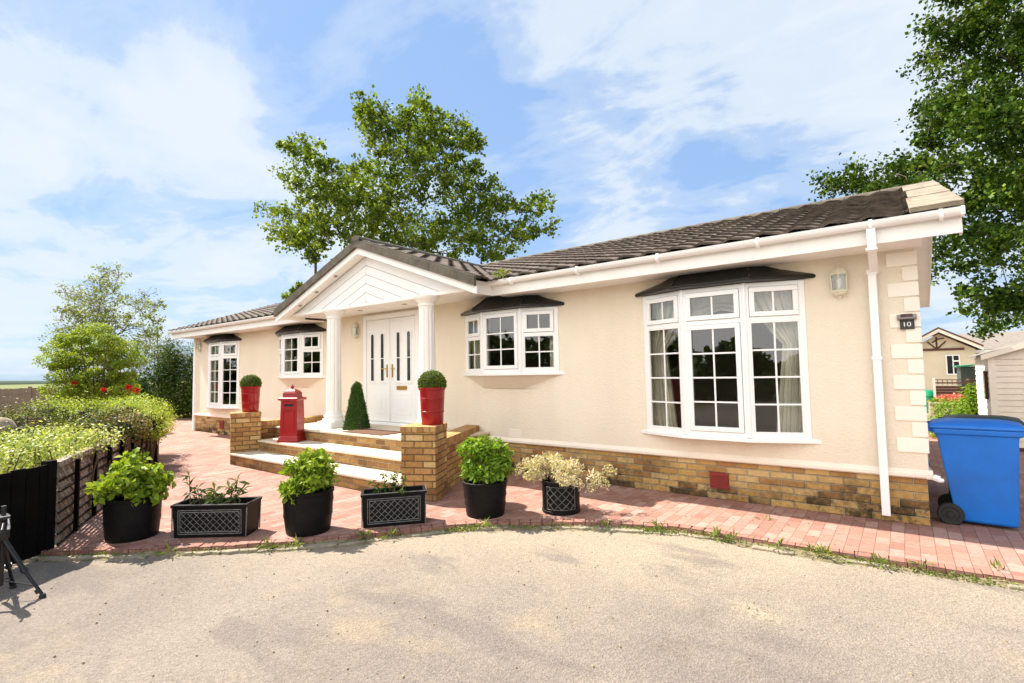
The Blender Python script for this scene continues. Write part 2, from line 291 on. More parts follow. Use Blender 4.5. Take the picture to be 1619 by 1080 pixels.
# leaves
MT['lf_oak'] = leafmat('oak_leaves', (.020, .045, .006), (.125, .190, .022), (.25, .30, .05), .42)
MT['lf_right'] = leafmat('maple_leaves', (.007, .022, .003), (.040, .085, .007), (.15, .22, .025), .27)
MT['lf_birch'] = leafmat('birch_leaves', (.12, .15, .05), (.23, .27, .10), (.32, .34, .15), .35)
MT['lf_rose'] = leafmat('lime_leaves', (.09, .15, .015), (.25, .33, .035), (.38, .44, .07), .4)
MT['lf_dark'] = leafmat('dark_shrub_leaves', (.014, .036, .006), (.05, .105, .014), (.11, .18, .03), .25)
MT['lf_gold'] = leafmat('golden_hedge_leaves', (.11, .18, .018), (.36, .45, .055), (.64, .66, .20), .35)
MT['lf_brown'] = leafmat('bronze_green_hedge_leaves', (.02, .032, .008), (.085, .10, .025), (.34, .22, .10), .3)
MT['lf_var'] = leafmat('cream_edged_leaves', (.11, .18, .022), (.42, .48, .13), (.80, .80, .52), .3)
MT['lf_hyd'] = leafmat('bright_green_leaves', (.09, .17, .012), (.25, .35, .03), (.42, .48, .08), .35)
MT['lf_hyd2'] = leafmat('fresh_green_leaves', (.06, .13, .012), (.19, .32, .028), (.34, .45, .08), .35)
MT['lf_rhodo'] = leafmat('rhododendron_leaves', (.05, .08, .02), (.12, .16, .05), (.22, .20, .09), .2)
MT['lf_pink'] = leafmat('dappled_willow_leaves', (.26, .30, .08), (.66, .58, .42), (.88, .68, .62), .3)
MT['lf_box'] = leafmat('box_leaves', (.05, .095, .008), (.12, .19, .018), (.20, .27, .035), .25)
MT['lf_cone'] = leafmat('topiary_leaves', (.025, .065, .012), (.06, .13, .02), (.10, .19, .03), .2)
MT['lf_weed'] = leafmat('weed_leaves', (.07, .11, .02), (.19, .25, .05), (.30, .30, .10), .25)
MT['pet_red'] = leafmat('red_petals', (.45, .01, .01), (.65, .03, .04), None, .2)
MT['pet_coral'] = leafmat('coral_petals', (.60, .10, .08), (.75, .25, .20), None, .2)

# ---------------------------------------------------------------- mesh helpers
class MB:
    def __init__(s): s.v = []; s.f = []
    def add(s, vs, fs, mat=None):
        o = len(s.v); s.v += [tuple(mat @ Vector(p)) if mat else tuple(p) for p in vs]; s.f += [tuple(i+o for i in f) for f in fs]; return s
    def box(s, x0, x1, y0, y1, z0, z1, mat=None):
        return s.add([(x0,y0,z0),(x1,y0,z0),(x1,y1,z0),(x0,y1,z0),(x0,y0,z1),(x1,y0,z1),(x1,y1,z1),(x0,y1,z1)],
                     [(0,3,2,1),(4,5,6,7),(0,1,5,4),(1,2,6,5),(2,3,7,6),(3,0,4,7)], mat)
    def prism(s, pts, vec, mat=None):
        n = len(pts); a = [Vector(p) for p in pts]; b = [p+Vector(vec) for p in a]
        nrm = (a[1]-a[0]).cross(a[2]-a[1])
        fl = nrm.dot(Vector(vec)) > 0
        f = [tuple(range(n))[::-1] if fl else tuple(range(n)), tuple(range(n, 2*n)) if fl else tuple(range(n, 2*n))[::-1]]
        for i in range(n):
            j = (i+1) % n; q = (i, j, j+n, i+n); f.append(q if fl else q[::-1])
        return s.add(a+b, f, mat)
    def loft(s, rings, caps=True, mat=None):
        n = len(rings[0]); vs = [p for r in rings for p in r]; fs = []
        for k in range(len(rings)-1):
            for i in range(n):
                j = (i+1) % n; fs.append((k*n+i, k*n+j, (k+1)*n+j, (k+1)*n+i))
        if caps: fs.append(tuple(range(n))[::-1]); fs.append(tuple(range((len(rings)-1)*n, len(rings)*n)))
        return s.add(vs, fs, mat)
    def lathe(s, prof, n=32, cx=0, cy=0, mod=None, caps=True, mat=None, seg=None):
        rings = []
        for (r, z) in prof:
            rings.append([(cx+(r*(mod(2*math.pi*i/n, z) if mod else 1))*math.cos(2*math.pi*i/n), cy+(r*(mod(2*math.pi*i/n, z) if mod else 1))*math.sin(2*math.pi*i/n), z) for i in range(n)])
        return s.loft(rings, caps, mat)
    def tube(s, pts, rad, n=8, mat=None):
        pts = [Vector(p) for p in pts]; k = len(pts)
        if isinstance(rad, (int, float)): rad = [rad]*k
        rings = []; up = None
        for i, p in enumerate(pts):
            t = (pts[min(i+1, k-1)]-pts[max(i-1, 0)]).normalized()
            if up is None: up = Vector((0, 0, 1)) if abs(t.z) < .9 else Vector((1, 0, 0))
            a = t.cross(up).normalized(); b = a.cross(t).normalized(); up = b
            rings.append([tuple(p+(a*math.cos(2*math.pi*q/n)+b*math.sin(2*math.pi*q/n))*rad[i]) for q in range(n)])
        return s.loft(rings, True, mat)
    def rects(s, secs, mat=None):       # secs: (z, x0, x1, y0, y1)
        return s.loft([[(x0,y0,z),(x1,y0,z),(x1,y1,z),(x0,y1,z)] for z, x0, x1, y0, y1 in secs], True, mat)
    def build(s, name, mat, parent=None, smooth=False, bevel=0, kind=None, seg=2, auto=None):
        me = bpy.data.meshes.new(name); me.from_pydata(s.v, [], s.f); me.update()
        o = bpy.data.objects.new(name, me); col.objects.link(o); me.materials.append(MT[mat] if isinstance(mat, str) else mat)
        # box-mapped UVs in metres
        nv = len(me.loops); uv = me.uv_layers.new(name='UVMap'); co = np.empty(len(me.vertices)*3, 'f'); me.vertices.foreach_get('co', co); co = co.reshape(-1, 3)
        li = np.empty(nv, 'i'); me.loops.foreach_get('vertex_index', li)
        pn = np.empty(len(me.polygons)*3, 'f'); me.polygons.foreach_get('normal', pn); pn = pn.reshape(-1, 3)
        lt = np.empty(len(me.polygons), 'i'); me.polygons.foreach_get('loop_total', lt)
        nl = np.repeat(pn, lt, axis=0); P = co[li]; flat = np.abs(nl[:, 2]) > .75
        tx, ty = -nl[:, 1], nl[:, 0]; ln = np.sqrt(tx*tx+ty*ty)+1e-9; tx, ty = tx/ln, ty/ln
        U = np.where(flat, P[:, 0], P[:, 0]*tx+P[:, 1]*ty); V = np.where(flat, P[:, 1], P[:, 2])
        uv.data.foreach_set('uv', np.stack([U, V], 1).astype('f').ravel())
        if smooth:
            me.polygons.foreach_set('use_smooth', [True]*len(me.polygons))
            if auto: me.set_sharp_from_angle(angle=R(auto))
        if bevel:
            bm_ = o.modifiers.new('bevel', 'BEVEL'); bm_.width = bevel; bm_.segments = seg; bm_.limit_method = 'ANGLE'; bm_.angle_limit = R(40); bm_.harden_normals = False
        if parent: o.parent = parent
        if kind: o['kind'] = kind
        return o
def tag(o, label, cat, group=None):
    o['label'] = label; o['category'] = cat
    if group: o['group'] = group
    return o
def thing(name, label, cat, loc=(0,0,0), rz=0, group=None):
    o = bpy.data.objects.new(name, None); o.empty_display_size = .1; col.objects.link(o); o.location = loc; o.rotation_euler = (0, 0, rz)
    return tag(o, label, cat, group)
def dup(root, loc, rz, label=None, group=None):
    r = root.copy(); col.objects.link(r); r.location = loc; r.rotation_euler = (0, 0, rz)
    if label: r['label'] = label
    if group: r['group'] = group
    for ch in list(root.children):
        c = ch.copy(); col.objects.link(c); c.parent = r
        for g in list(ch.children):
            d = g.copy(); col.objects.link(d); d.parent = c
    return r
rng = np.random.default_rng(7)
def leaves(name, P, size, mat, parent=None, up=.3, aspect=.55, fold=True, outward=None, droop=0, kind=None, svar=.35):
    """a leaf blade at each point of P (N x 3)"""
    P = np.asarray(P, 'f'); n = len(P)
    nrm = rng.normal(size=(n, 3)); nrm /= np.linalg.norm(nrm, axis=1, keepdims=True)
    if outward is not None: nrm = nrm*.75+outward
    nrm[:, 2] += up; nrm /= np.linalg.norm(nrm, axis=1, keepdims=True)+1e-9
    a = rng.normal(size=(n, 3)); a[:, 2] -= droop; a -= (a*nrm).sum(1, keepdims=True)*nrm; a /= np.linalg.norm(a, axis=1, keepdims=True)+1e-9
    b = np.cross(nrm, a); s = (size*(1+svar*rng.uniform(-1, 1, n)))[:, None]
    if fold:
        mid = P+a*s*.5; V = np.stack([P, mid-b*s*aspect*.5+nrm*s*.10, P+a*s-nrm*s*.12, mid+b*s*aspect*.5+nrm*s*.10, mid], 1)
        F = np.array([[0,1,4],[1,2,4],[2,3,4],[3,0,4]]); k = 5
    else:
        V = np.stack([P, P+a*s*.5-b*s*aspect*.5, P+a*s, P+a*s*.5+b*s*aspect*.5], 1); F = np.array([[0,1,2],[0,2,3]]); k = 4
    idx = (F[None]+(np.arange(n)*k)[:, None, None]).reshape(-1, 3)
    me = bpy.data.meshes.new(name); me.vertices.add(n*k); me.vertices.foreach_set('co', V.reshape(-1).astype('f'))
    me.loops.add(len(idx)*3); me.loops.foreach_set('vertex_index', idx.reshape(-1).astype('i'))
    me.polygons.add(len(idx)); me.polygons.foreach_set('loop_start', (np.arange(len(idx))*3).astype('i')); me.polygons.foreach_set('loop_total', np.full(len(idx), 3, 'i'))
    me.update(calc_edges=True); me.materials.append(MT[mat]); o = bpy.data.objects.new(name, me); col.objects.link(o)
    if parent: o.parent = parent
    if kind: o['kind'] = kind
    return o
def ball(n, c, r, shell=.5, zmin=-9):
    """n points in an ellipsoid, pushed towards its skin by shell"""
    v = rng.normal(size=(n, 3)); v /= np.linalg.norm(v, axis=1, keepdims=True)
    u = rng.uniform(0, 1, (n, 1))**(1/3); u = u*(1-shell)+shell*(1-.22*rng.uniform(0, 1, (n, 1))**2)
    p = np.array(c)+v*u*np.array(r); return p[p[:, 2] > zmin]
# ---------------------------------------------------------------- ground
def sheet(name, pts, z, mat, sub=False):
    mb = MB(); mb.add([(x, y, z) for x, y in pts], [tuple(range(len(pts)))]); return mb.build(name, mat, kind='structure')
EDGE = [(-6.45,-5.25),(-6.17,-4.99),(-5.70,-4.62),(-5.24,-4.23),(-4.80,-3.80),(-4.35,-3.30),(-4.10,-2.92),(-3.82,-2.52),(-3.53,-2.20),(-3.21,-1.95),(-2.80,-1.68),(-2.3,-1.45),(-1.89,-1.29),(-1.55,-1.26),(-1.21,-1.27),(-.8,-1.25),(-.44,-1.22),(.0,-1.20),(.45,-1.17),(1.2,-1.12),(2.5,-1.1),(6,-1.1)]
def resample(pts, step):
    out = [Vector((*pts[0], 0))]; 
    P = [Vector((*p, 0)) for p in pts]; acc = 0
    dense = []
    for i in range(len(P)-1):
        p0 = P[max(i-1, 0)]; p1 = P[i]; p2 = P[i+1]; p3 = P[min(i+2, len(P)-1)]
        for t in np.linspace(0, 1, 24, endpoint=False):
            t = float(t); dense.append(.5*((2*p1)+(-p0+p2)*t+(2*p0-5*p1+4*p2-p3)*t*t+(-p0+3*p1-3*p2+p3)*t**3))
    dense.append(P[-1]); d = 0
    for a, b in zip(dense, dense[1:]):
        l = (b-a).length; d += l
        if d >= step: out.append(b.copy()); d = 0
    return out
EC = resample(EDGE, .1)
g = MB(); g.add([(-6000,-200,-.10),(6000,-200,-.10),(6000,6000,-.10),(-6000,6000,-.10)], [(0,1,2,3)]); g.build('ground', 'field', kind='structure')
g = MB(); 
road = [(p.x, p.y) for p in resample(EDGE, .3)]
sheet('road', [(-6.6,-60),(60,-60),(60,-1.0)]+[(x, y+.03) for x, y in reversed(road)][1:]+[(-6.6,-5.3)], -.055, 'road')
# paving: one flat sheet with the curved edge, and a row of edge blocks along it
pv = MB(); inner = []
for i, p in enumerate(EC):
    a = EC[max(i-1, 0)]; b = EC[min(i+1, len(EC)-1)]; t = (b-a).normalized(); nrm = Vector((-t.y, t.x, 0)); inner.append(p+nrm*.1)
poly = [(p.x, p.y, 0) for p in inner]+[(6,8,0),(-26,8,0),(-26,-2.4,0),(-12.9,-2.75,0),(-10.9,-3.1,0),(-6.5,-4.95,0)]
pv.add(poly, [tuple(range(len(poly)))]); pv.build('paving', 'paver', kind='structure')
ed = MB(); r5 = random.Random(5)
for i in range(len(EC)-1):
    a, b = EC[i], EC[i+1]; t = (b-a).normalized(); n_ = Vector((-t.y, t.x, 0)); gp = .0015
    q0 = a+t*gp; q1 = b-t*gp; dz = r5.uniform(-.004, .006); oo = r5.uniform(-.006, .006)
    c = [q0-n_*oo, q1-n_*oo, q1+n_*.096, q0+n_*.096]
    ed.prism([(p.x, p.y, -.075) for p in c], (0, 0, .078+dz))
ed.build('paving_edge', 'kerbpaver', kind='structure', bevel=.005)
ks = MB(); r6 = random.Random(6)
for i in range(0, len(EC)-3, 3):
    if r6.random() < .30: continue
    a, b = EC[i], EC[i+3]; t = (b-a).normalized(); n_ = Vector((-t.y, t.x, 0)); w = r6.uniform(.05, .11)
    pts = []
    for k in range(5): pts.append(a.lerp(b, k/4)-n_*(.010+r6.uniform(-.002, .004)))
    for k in range(5): pts.append(b.lerp(a, k/4)-n_*(w+r6.uniform(-.025, .02)))
    ks.prism([(p.x, p.y, -.07) for p in pts], (0, 0, r6.uniform(.026, .042)))
ks.build('edge_concrete', 'kerbstone', kind='structure', bevel=.008)
sheet('garden_soil', [(-6.62,-4.98),(-10.7,-2.96),(-13.1,-1.85),(-26,-1.2),(-26,-12),(-6.62,-12)], -.02, 'soil')
mo = MB(); rows = 5; V = []; r4 = random.Random(12)
for i, p in enumerate(EC):
    a = EC[max(i-1, 0)]; b = EC[min(i+1, len(EC)-1)]; t = (b-a).normalized(); n_ = Vector((-t.y, t.x, 0)); wd = .09+.035*math.sin(i*.31)+.02*math.sin(i*.93)+r4.uniform(-.008, .012); h = .026+.010*math.sin(i*.47+2)+r4.uniform(-.004, .004)
    for k in range(rows):
        f_ = k/(rows-1); q = p-n_*(.004+wd*f_); V.append((q.x, q.y, -.0595+(h+.004)*(1-f_)**1.3+(r4.uniform(-.003, .003) if 0 < k < rows-1 else 0)))
mo.add(V, [(i*rows+k, (i+1)*rows+k, (i+1)*rows+k+1, i*rows+k+1) for i in range(len(EC)-1) for k in range(rows-1)]); mo.build('edge_moss', 'moss', kind='stuff', smooth=True)
# weeds and grit along the edge
pts = []
r7 = np.random.default_rng(9)
for i in range(1, len(EC)-2):
    p = EC[i]; t = (EC[i+1]-EC[i-1]).normalized(); n_ = Vector((-t.y, t.x, 0))
    dens = max(0, math.sin(i*.37)+math.sin(i*.83+1)*.8+.35)
    dens = max(dens, .25)+(.35 if 95 > i > 40 else 0)
    for k in range(int((52 if 30 < i < 62 else 34)*dens)):
        o = abs(r7.normal(0, .040))+.002; q = p+t*r7.uniform(-.06, .06)-n_*o
        pts.append((q.x, q.y, -.034-o*.2+abs(r7.normal(0, .010))))
leaves('edge_weeds', pts, .026, 'lf_weed', up=.8, aspect=.4, kind='stuff')
def weed(x, y, n=9, s=.09, z=-.02):
    o = MB(); rr = random.Random(int(x*1000)); P = []
    return [(x+rr.gauss(0, .02), y+rr.gauss(0, .02), z+rr.uniform(0, .025)) for _ in range(n)], s
W = []
for (x, y, n) in [(-1.55,-1.33,14),(-1.42,-1.34,12),(-1.05,-1.34,10),(-.82,-1.32,16),(-.72,-1.32,12),(-.36,-1.30,14),(-.1,-1.22,8),(.33,-1.0,8),(-2.05,-1.40,16),(-2.5,-1.62,10),(-4.2,-3.16,16),(-4.72,-3.80,14),(-4.05,-2.95,12),(-5.3,-4.38,10),(-3.5,-2.26,12),(-1.3,-.62,6),(-4.55,-3.62,9)]:
    W += weed(x, y, n)[0]
leaves('edge_grass_tufts', W, .085, 'lf_weed', up=0, aspect=.16, kind='stuff', droop=-1.2)
# dead leaves and grit on the road
G = MB(); rr = random.Random(3)
for i in range(260):
    x, y = rr.uniform(-5.5, 4), rr.uniform(-5.4, -1.3); s = rr.uniform(.003, .010)
    zz = -.053
    G.rects([(zz-.002, x-s, x+s, y-s*.8, y+s*.8), (zz+s*.9, x-s*.5, x+s*.6, y-s*.5, y+s*.4)])
G.build('road_grit', 'stone', kind='stuff')
P = [(rr.uniform(-9, -.5), 0, .004) for _ in range(150)]; P = [(x, rr.uniform(max(-4.2, -1.2+.62*(x+1.2)*(x < -1.2)), -.15), z) for x, y, z in P]
leaves('fallen_leaves', P, .026, 'lf_brown', up=4, aspect=.6, kind='stuff')
# far hills, hedgerow line
def ridge(name, x0, y0, x1, y1, n, h0, h1, depth, mat, seed):
    rr = random.Random(seed); mb = MB(); d = Vector((x1-x0, y1-y0, 0)); nn = Vector((-d.y, d.x, 0)).normalized()
    ph = [rr.uniform(0, 6) for _ in range(5)]; rows = []
    for j in range(7):
        row = []
        for i in range(n+1):
            t = i/n; hh = h0+(h1-h0)*(.5+.5*(math.sin(t*9+ph[0])*.45+math.sin(t*23+ph[1])*.3+math.sin(t*61+ph[2])*.15+math.sin(t*140+ph[3])*.1))
            p = Vector((x0, y0, 0))+d*t+nn*(j/6-.5)*depth; row.append((p.x, p.y, -2+(hh+2)*math.sin(math.pi*j/6)**.8))
        rows.append(row)
    V = [p for r_ in rows for p in r_]; F = [(j*(n+1)+i, j*(n+1)+i+1, (j+1)*(n+1)+i+1, (j+1)*(n+1)+i) for j in range(6) for i in range(n)]
    mb.add(V, F); return mb.build(name, mat, smooth=True, kind='structure')
ridge('hills', -3600, -1500, -1500, 3600, 160, 20, 46, 900, 'hill', 4)
o = ridge('far_hedgerow', -420, -160, -120, 420, 220, .9, 2.6, 8, 'farwood', 8); o['kind'] = 'stuff'

# ---------------------------------------------------------------- the bungalow
house = thing('bungalow', 'long cream rendered single storey park home with white columned porch and brown tiled roof', 'house', (0,0,0))
XL = -16.2; DH = 6.1; ZT = .47; ZC = 2.68
bays = [(-1.83, .895, .34, .74, 2.42), (-4.89, .885, .365, 1.49, 2.42), (-10.71, .885, .365, 1.49, 2.42), (-14.44, .87, .34, .74, 2.42)]
# front wall with openings
xs = sorted([XL, 0]+[c-w for c, w, *_ in bays]+[c+w for c, w, *_ in bays]); mb = MB()
for a, b_ in zip(xs, xs[1:]):
    op = [q for q in bays if abs(q[0]-(a+b_)/2) < q[1]]
    if not op: mb.add([(a,0,ZT),(b_,0,ZT),(b_,0,ZC+.1),(a,0,ZC+.1)], [(0,1,2,3)])
    else:
        z0, z1 = op[0][3], op[0][4]
        mb.add([(a,0,ZT),(b_,0,ZT),(b_,0,z0),(a,0,z0)], [(0,1,2,3)]); mb.add([(a,0,z1),(b_,0,z1),(b_,0,ZC+.1),(a,0,ZC+.1)], [(0,1,2,3)])
        mb.add([(a,0,z0),(b_,0,z0),(b_,.12,z0),(a,.12,z0)], [(0,1,2,3)])
mb.add([(0,0,ZT),(0,DH,ZT),(0,DH,ZC+.1),(0,DH/2,3.95),(0,0,ZC+.1)], [(0,1,2,3,4)])
mb.add([(XL,0,ZT),(XL,DH,ZT),(XL,DH,ZC+.1),(XL,DH/2,3.95),(XL,0,ZC+.1)], [(4,3,2,1,0)])
mb.add([(XL,DH,ZT),(0,DH,ZT),(0,DH,ZC+.1),(XL,DH,ZC+.1)], [(3,2,1,0)])
mb.build('wall', 'render', house)
pl_ = MB(); pl_.box(XL+.01, -.012, .012, DH-.02, -.05, ZT); pl_.build('plinth', 'plinth', house)
for (x0, x1) in ((XL-.03, -9.62), (-5.62, .03)):
    tr = MB(); tr.rects([(.437, x0, x1, -.022, .02), (.45, x0, x1, -.034, .02), (.475, x0, x1, -.034, .02), (.515, x0, x1, -.006, .02)]); tr.build('drip_trim', 'trim', house)
tr = MB(); tr.rects([(.437, -.02, .03, -.03, DH), (.475, -.02, .034, -.03, DH), (.515, -.02, .006, -.0, DH)])
tr.build('drip_trim', 'trim', house)
tb = MB(); tb.tube([(.035,-.03,.46),(.07,-.04,.45),(.075,-.045,.44),(.10,-.04,.44)], [.03,.03,.022,.018], 6); tb.build('trim_end_cap', 'white', house)
# room inside
it = MB(); it.add([(XL+.2,.13,.56),(-.2,.13,.56),(-.2,3.0,.56),(XL+.2,3.0,.56),(XL+.2,.13,2.6),(-.2,.13,2.6),(-.2,3.0,2.6),(XL+.2,3.0,2.6)], [(0,1,2,3),(7,6,5,4),(2,3,7,6),(1,2,6,5),(3,0,4,7)])
for xx in (-3.4, -6.3, -9.2, -12.6): it.box(xx-.04, xx+.04, .13, 3.0, .56, 2.6)
it.build('interior', 'interior', house)
# soffit, fascia, gutters
def piece(name, mat, boxes, **k):
    for b_ in boxes: MB().box(*b_).build(name, mat, house, **k)
piece('soffit', 'fascia', [(-4.80,.055,-.478,.0,2.613,2.635),(XL-.10,-9.72,-.478,.0,2.613,2.635)])
piece('fascia', 'fascia', [(-4.80,.315,-.50,-.48,2.60,2.775),(XL-.33,-9.72,-.50,-.48,2.60,2.775),(XL-.33,.315,DH+.48,DH+.50,2.60,2.77)])
piece('box_end', 'fascia', [(-4.82,-4.80,-.98,-.50,2.60,2.78),(-9.72,-9.70,-.98,-.50,2.60,2.78),(.300,.317,-.479,-.36,2.60,2.755)])
for x0, x1, xa, xb in ((.300, .318, .002, .299), (XL-.338, XL-.32, XL-.319, XL-.002)):
    for s in (0, 1):
        ya, yb = (-.36, 3.05) if s == 0 else (DH+.50, 3.05)
        z0 = 2.60+.336*(.14 if s == 0 else 0)
        gb = MB(); gb.prism([(x0, ya, z0), (x0, yb, 3.78), (x0, yb, 3.95), (x0, ya, z0+.16)], (x1-x0, 0, 0)); gb.build('bargeboard', 'fascia', house)
        gs_ = MB(); gs_.prism([(xa, ya, z0+.02), (xa, yb, 3.82), (xa, yb, 3.84), (xa, ya, z0+.04)], (xb-xa, 0, 0)); gs_.build('verge_soffit', 'fascia', house)
def gutter(x0, x1, y, ztop, r=.055):
    mb = MB(); n = 9; rings = []
    for xx in (x0, x1):
        out = [(xx, y-r+r*-math.cos(math.pi*i/n), ztop-r*math.sin(math.pi*i/n)*1.15) for i in range(n+1)]
        inn = [(xx, y-r+(r-.006)*math.cos(math.pi*i/n), ztop-(r-.006)*math.sin(math.pi*i/n)*1.15) for i in range(n+1)]
        rings.append(out+inn)
    mb.loft(rings); 
    return mb
gutter(-4.86, .325, -.502, 2.795).build('gutter', 'white', house, smooth=True, auto=40)
gutter(XL-.34, -9.66, -.502, 2.795).build('gutter', 'white', house, smooth=True, auto=40)
for k in (-4.4,-3.35,-2.3,-1.25,-.31,.18): MB().tube([(k-.014, -.557, 2.761), (k+.014, -.557, 2.761)], .0550, 12).build('gutter_joint', 'white', house, smooth=True, auto=40)
piece('gutter_stop', 'white', [(.305,.332,-.614,-.504,2.725,2.800),(-4.97,-4.85,-.99,-.50,2.74,2.80)], bevel=.006)
# roof tiles
def tiles(o, ux, us, Ln, S, rows=11, wave=.30, amp=.022, clip=None):
    o = Vector(o); ux = Vector(ux).normalized(); us = Vector(us).normalized(); nn = ux.cross(us).normalized()
    if nn.z < 0: nn = -nn
    mb = MB(); step = .025; n = int(Ln/step); rh = S/rows
    def prof(x):
        t = (x/wave) % 1.0
        return amp*(math.sin(2*math.pi*t)*.75+.25*math.sin(4*math.pi*t+.6))
    for j in range(rows):
        per = 12; i = 0                                      # one island per tile so every tile has its own tone
        while i < n:
            e = min(i+per, n); A = []; B = []; D_ = []
            jz = rr.uniform(-.003, .004)
            for q in range(i, e+1):
                x = q*step-(.002 if q == e else 0); h = prof(x)
                A.append(o+ux*x+us*(j*rh-.012+jz)+nn*(h+.034)); B.append(o+ux*x+us*((j+1)*rh+.02)+nn*(h+.006)); D_.append(o+ux*x+us*(j*rh-.012+jz)+nn*(h+.008))
            k = len(A); F = []
            for q in range(k-1): F += [(q, q+1, k+q+1, k+q), (2*k+q, 2*k+q+1, q+1, q)]
            cen = A[k//2]
            if not clip or clip(cen): mb.add(A+B+D_, F)
            i = e
    return mb
def edged(o):
    o.data.materials.append(MT['tile_edge'])
    z = np.array([[*q.normal] for q in o.data.polygons]); mi = (z[:, 2] < .55).astype('i'); o.data.polygons.foreach_set('material_index', mi)
SL = math.hypot(3.57, 1.20); us = (0, 3.57, 1.20)
m1 = tiles((XL-.36, -.555, 2.815), (1, 0, 0), us, 16.60, SL, 14, clip=lambda p: not (abs(p.x+7.28) < 2.2-.0 and p.z < 2.95+.364*(2.53-abs(p.x+7.28))*.0 and False))
edged(m1.build('roof_tiles', 'tile', house))
m2 = MB(); 
m2.add([(XL-.3,DH+.5,2.79),(.3,DH+.5,2.79),(.3,3.05,3.98),(XL-.3,3.05,3.98),(XL-.3,-.48,2.79),(.3,-.48,2.79)], [(0,3,2,1),(3,4,5,2)]); m2.build('roof_deck', 'vergedark', house)
# ridge tiles
rg = MB(); x = XL-.36
while x < .30:
    e = min(x+.44, .31); rg.loft([[(xx, 3.05+(.125+d)*math.cos(a), 3.985+(.085+d)*math.sin(a)) for a in np.linspace(-.15, math.pi+.15, 10)] for xx, d in ((x, .006), (e-.01, 0))]); x = e
rg.build('ridge_tiles', 'vergedark', house, smooth=True, auto=50)
# pale verge units at the right end, stepped with the tile rows
uu = Vector(us).normalized(); nn = Vector((0, -uu.z, uu.y)); s0 = Vector((0, -.59, 2.800))
for j in range(3):
    rh = (SL+.05)/3; a = s0+uu*(j*rh); b_ = s0+uu*((j+1)*rh-.003); vg = MB()
    q = [a+nn*.056, b_+nn*.048]
    vg.prism([(-.03+.02*(j % 2), q[0].y, q[0].z), (.33, q[0].y, q[0].z), (.33, q[1].y, q[1].z), (-.03+.02*(j % 2), q[1].y, q[1].z)], tuple(-nn*.045))
    vg.build('verge_slab', 'verge', house, bevel=.006)
# porch gable
GX, GY = -7.28, -1.0
def groof(s):
    h = 2.66; sl = math.hypot(h, h*.364); return tiles((GX+s*h, -1.0 if s > 0 else 2.2, 3.735-h*.364+.0), (0, 1 if s > 0 else -1, 0), (-s, 0, .364), 3.2, sl, 9, clip=lambda p: p.z > 2.815+.336*(p.y+.555)-.12)
for s in (1, -1): edged(groof(s).build('porch_roof_tiles', 'tile', house))
rg = MB(); y = -1.05
while y < 2.1: rg.loft([[(GX+(.11+d)*math.cos(a), yy, 3.735+(.07+d)*math.sin(a)) for a in np.linspace(-.15, math.pi+.15, 10)] for yy, d in ((y, .005), (y+.42, 0))]); y += .43
rg.build('porch_ridge_tiles', 'vergedark', house, smooth=True, auto=50)
vb = MB(); wb = MB(); sb = MB()
for s in (1, -1):
    X0, X1 = GX+s*2.62, GX; zt = lambda x: 3.745-.364*abs(x-GX)
    for k in range(6):                                      # verge units in lengths
        xa = X0+(X1-X0)*k/6+s*-.004; xb = X0+(X1-X0)*(k+1)/6
        vb.prism([(xa,-1.045,zt(xa)-.13),(xb,-1.045,zt(xb)-.13),(xb,-1.045,zt(xb)+.005),(xa,-1.045,zt(xa)+.005)], (0, .045, 0))
        vb.prism([(xa,-1.0,zt(xa)-.02),(xb,-1.0,zt(xb)-.02),(xb,-1.0,zt(xb)+.03),(xa,-1.0,zt(xa)+.03)], (0, .10, 0))
    wb.prism([(X0,-1.0,zt(X0)-.235),(X1,-1.0,zt(X1)-.235),(X1,-1.0,zt(X1)-.125),(X0,-1.0,zt(X0)-.125)], (0, .02, 0))
    sb.prism([(X0+s*-.1,-.98,zt(X0+s*-.1)-.215),(X1,-.98,zt(X1)-.215),(X1,-.78,zt(X1)-.215),(X0+s*-.1,-.78,zt(X0+s*-.1)-.215)], (0, 0, .015))
vb.build('porch_verge', 'vergedark', house); wb.build('porch_bargeboard', 'fascia', house); sb.build('porch_verge_soffit', 'fascia', house)
for xx in (-8.05, -8.65, -9.2): MB().lathe([(.034, 0), (.036, .006), (.02, .008)], 14, mat=Matrix.Translation((xx, -.89, 3.745-.364*abs(xx-GX)-.224)) @ Matrix.Rotation(math.atan(.364)*-1, 4, 'Y')).build('downlight', 'greyplastic', house)
for xx, yy in ((-7.95,-.45),(-6.75,-.45)): MB().lathe([(.045, 2.668), (.048, 2.662), (.03, 2.660)], 16, xx, yy).build('downlight', 'greyplastic', house)
cl = MB(); W_ = .155; CXs = -7.32; zb = 2.70; zp = 3.50
k = 0
while zp-k*W_ > zb+.02:
    za, zc = zp-k*W_, max(zp-(k+1)*W_+.007, 0)
    for s in (1, -1):
        d1 = (za-zb)/.364; d2 = max(0, (zc-zb)/.364)
        if zc > zb: P = [(CXs+s*.003,-.80,za),(CXs+s*.003,-.80,zc),(CXs+s*d2,-.80,zb),(CXs+s*d1,-.80,zb)]
        else: P = [(CXs+s*.003,-.80,za),(CXs+s*.003,-.80,zb),(CXs+s*d1,-.80,zb)]
        cl.prism(P, (0, .012, 0))
    k += 1
cl.build('gable_cladding', 'clad', house, bevel=.004)
bk = MB(); bk.prism([(GX-2.4,-.787,2.69),(GX+2.4,-.787,2.69),(GX,-.787,3.52)], (0, .02, 0)); bk.build('cladding_backing', 'greyplastic', house)
cz = MB(); cz.box(-9.70, -4.82, -.805, .02, 2.668, 2.698); cz.box(-9.70, -4.82, -.83, -.806, 2.655, 2.705); cz.build('porch_ceiling', 'fascia', house)
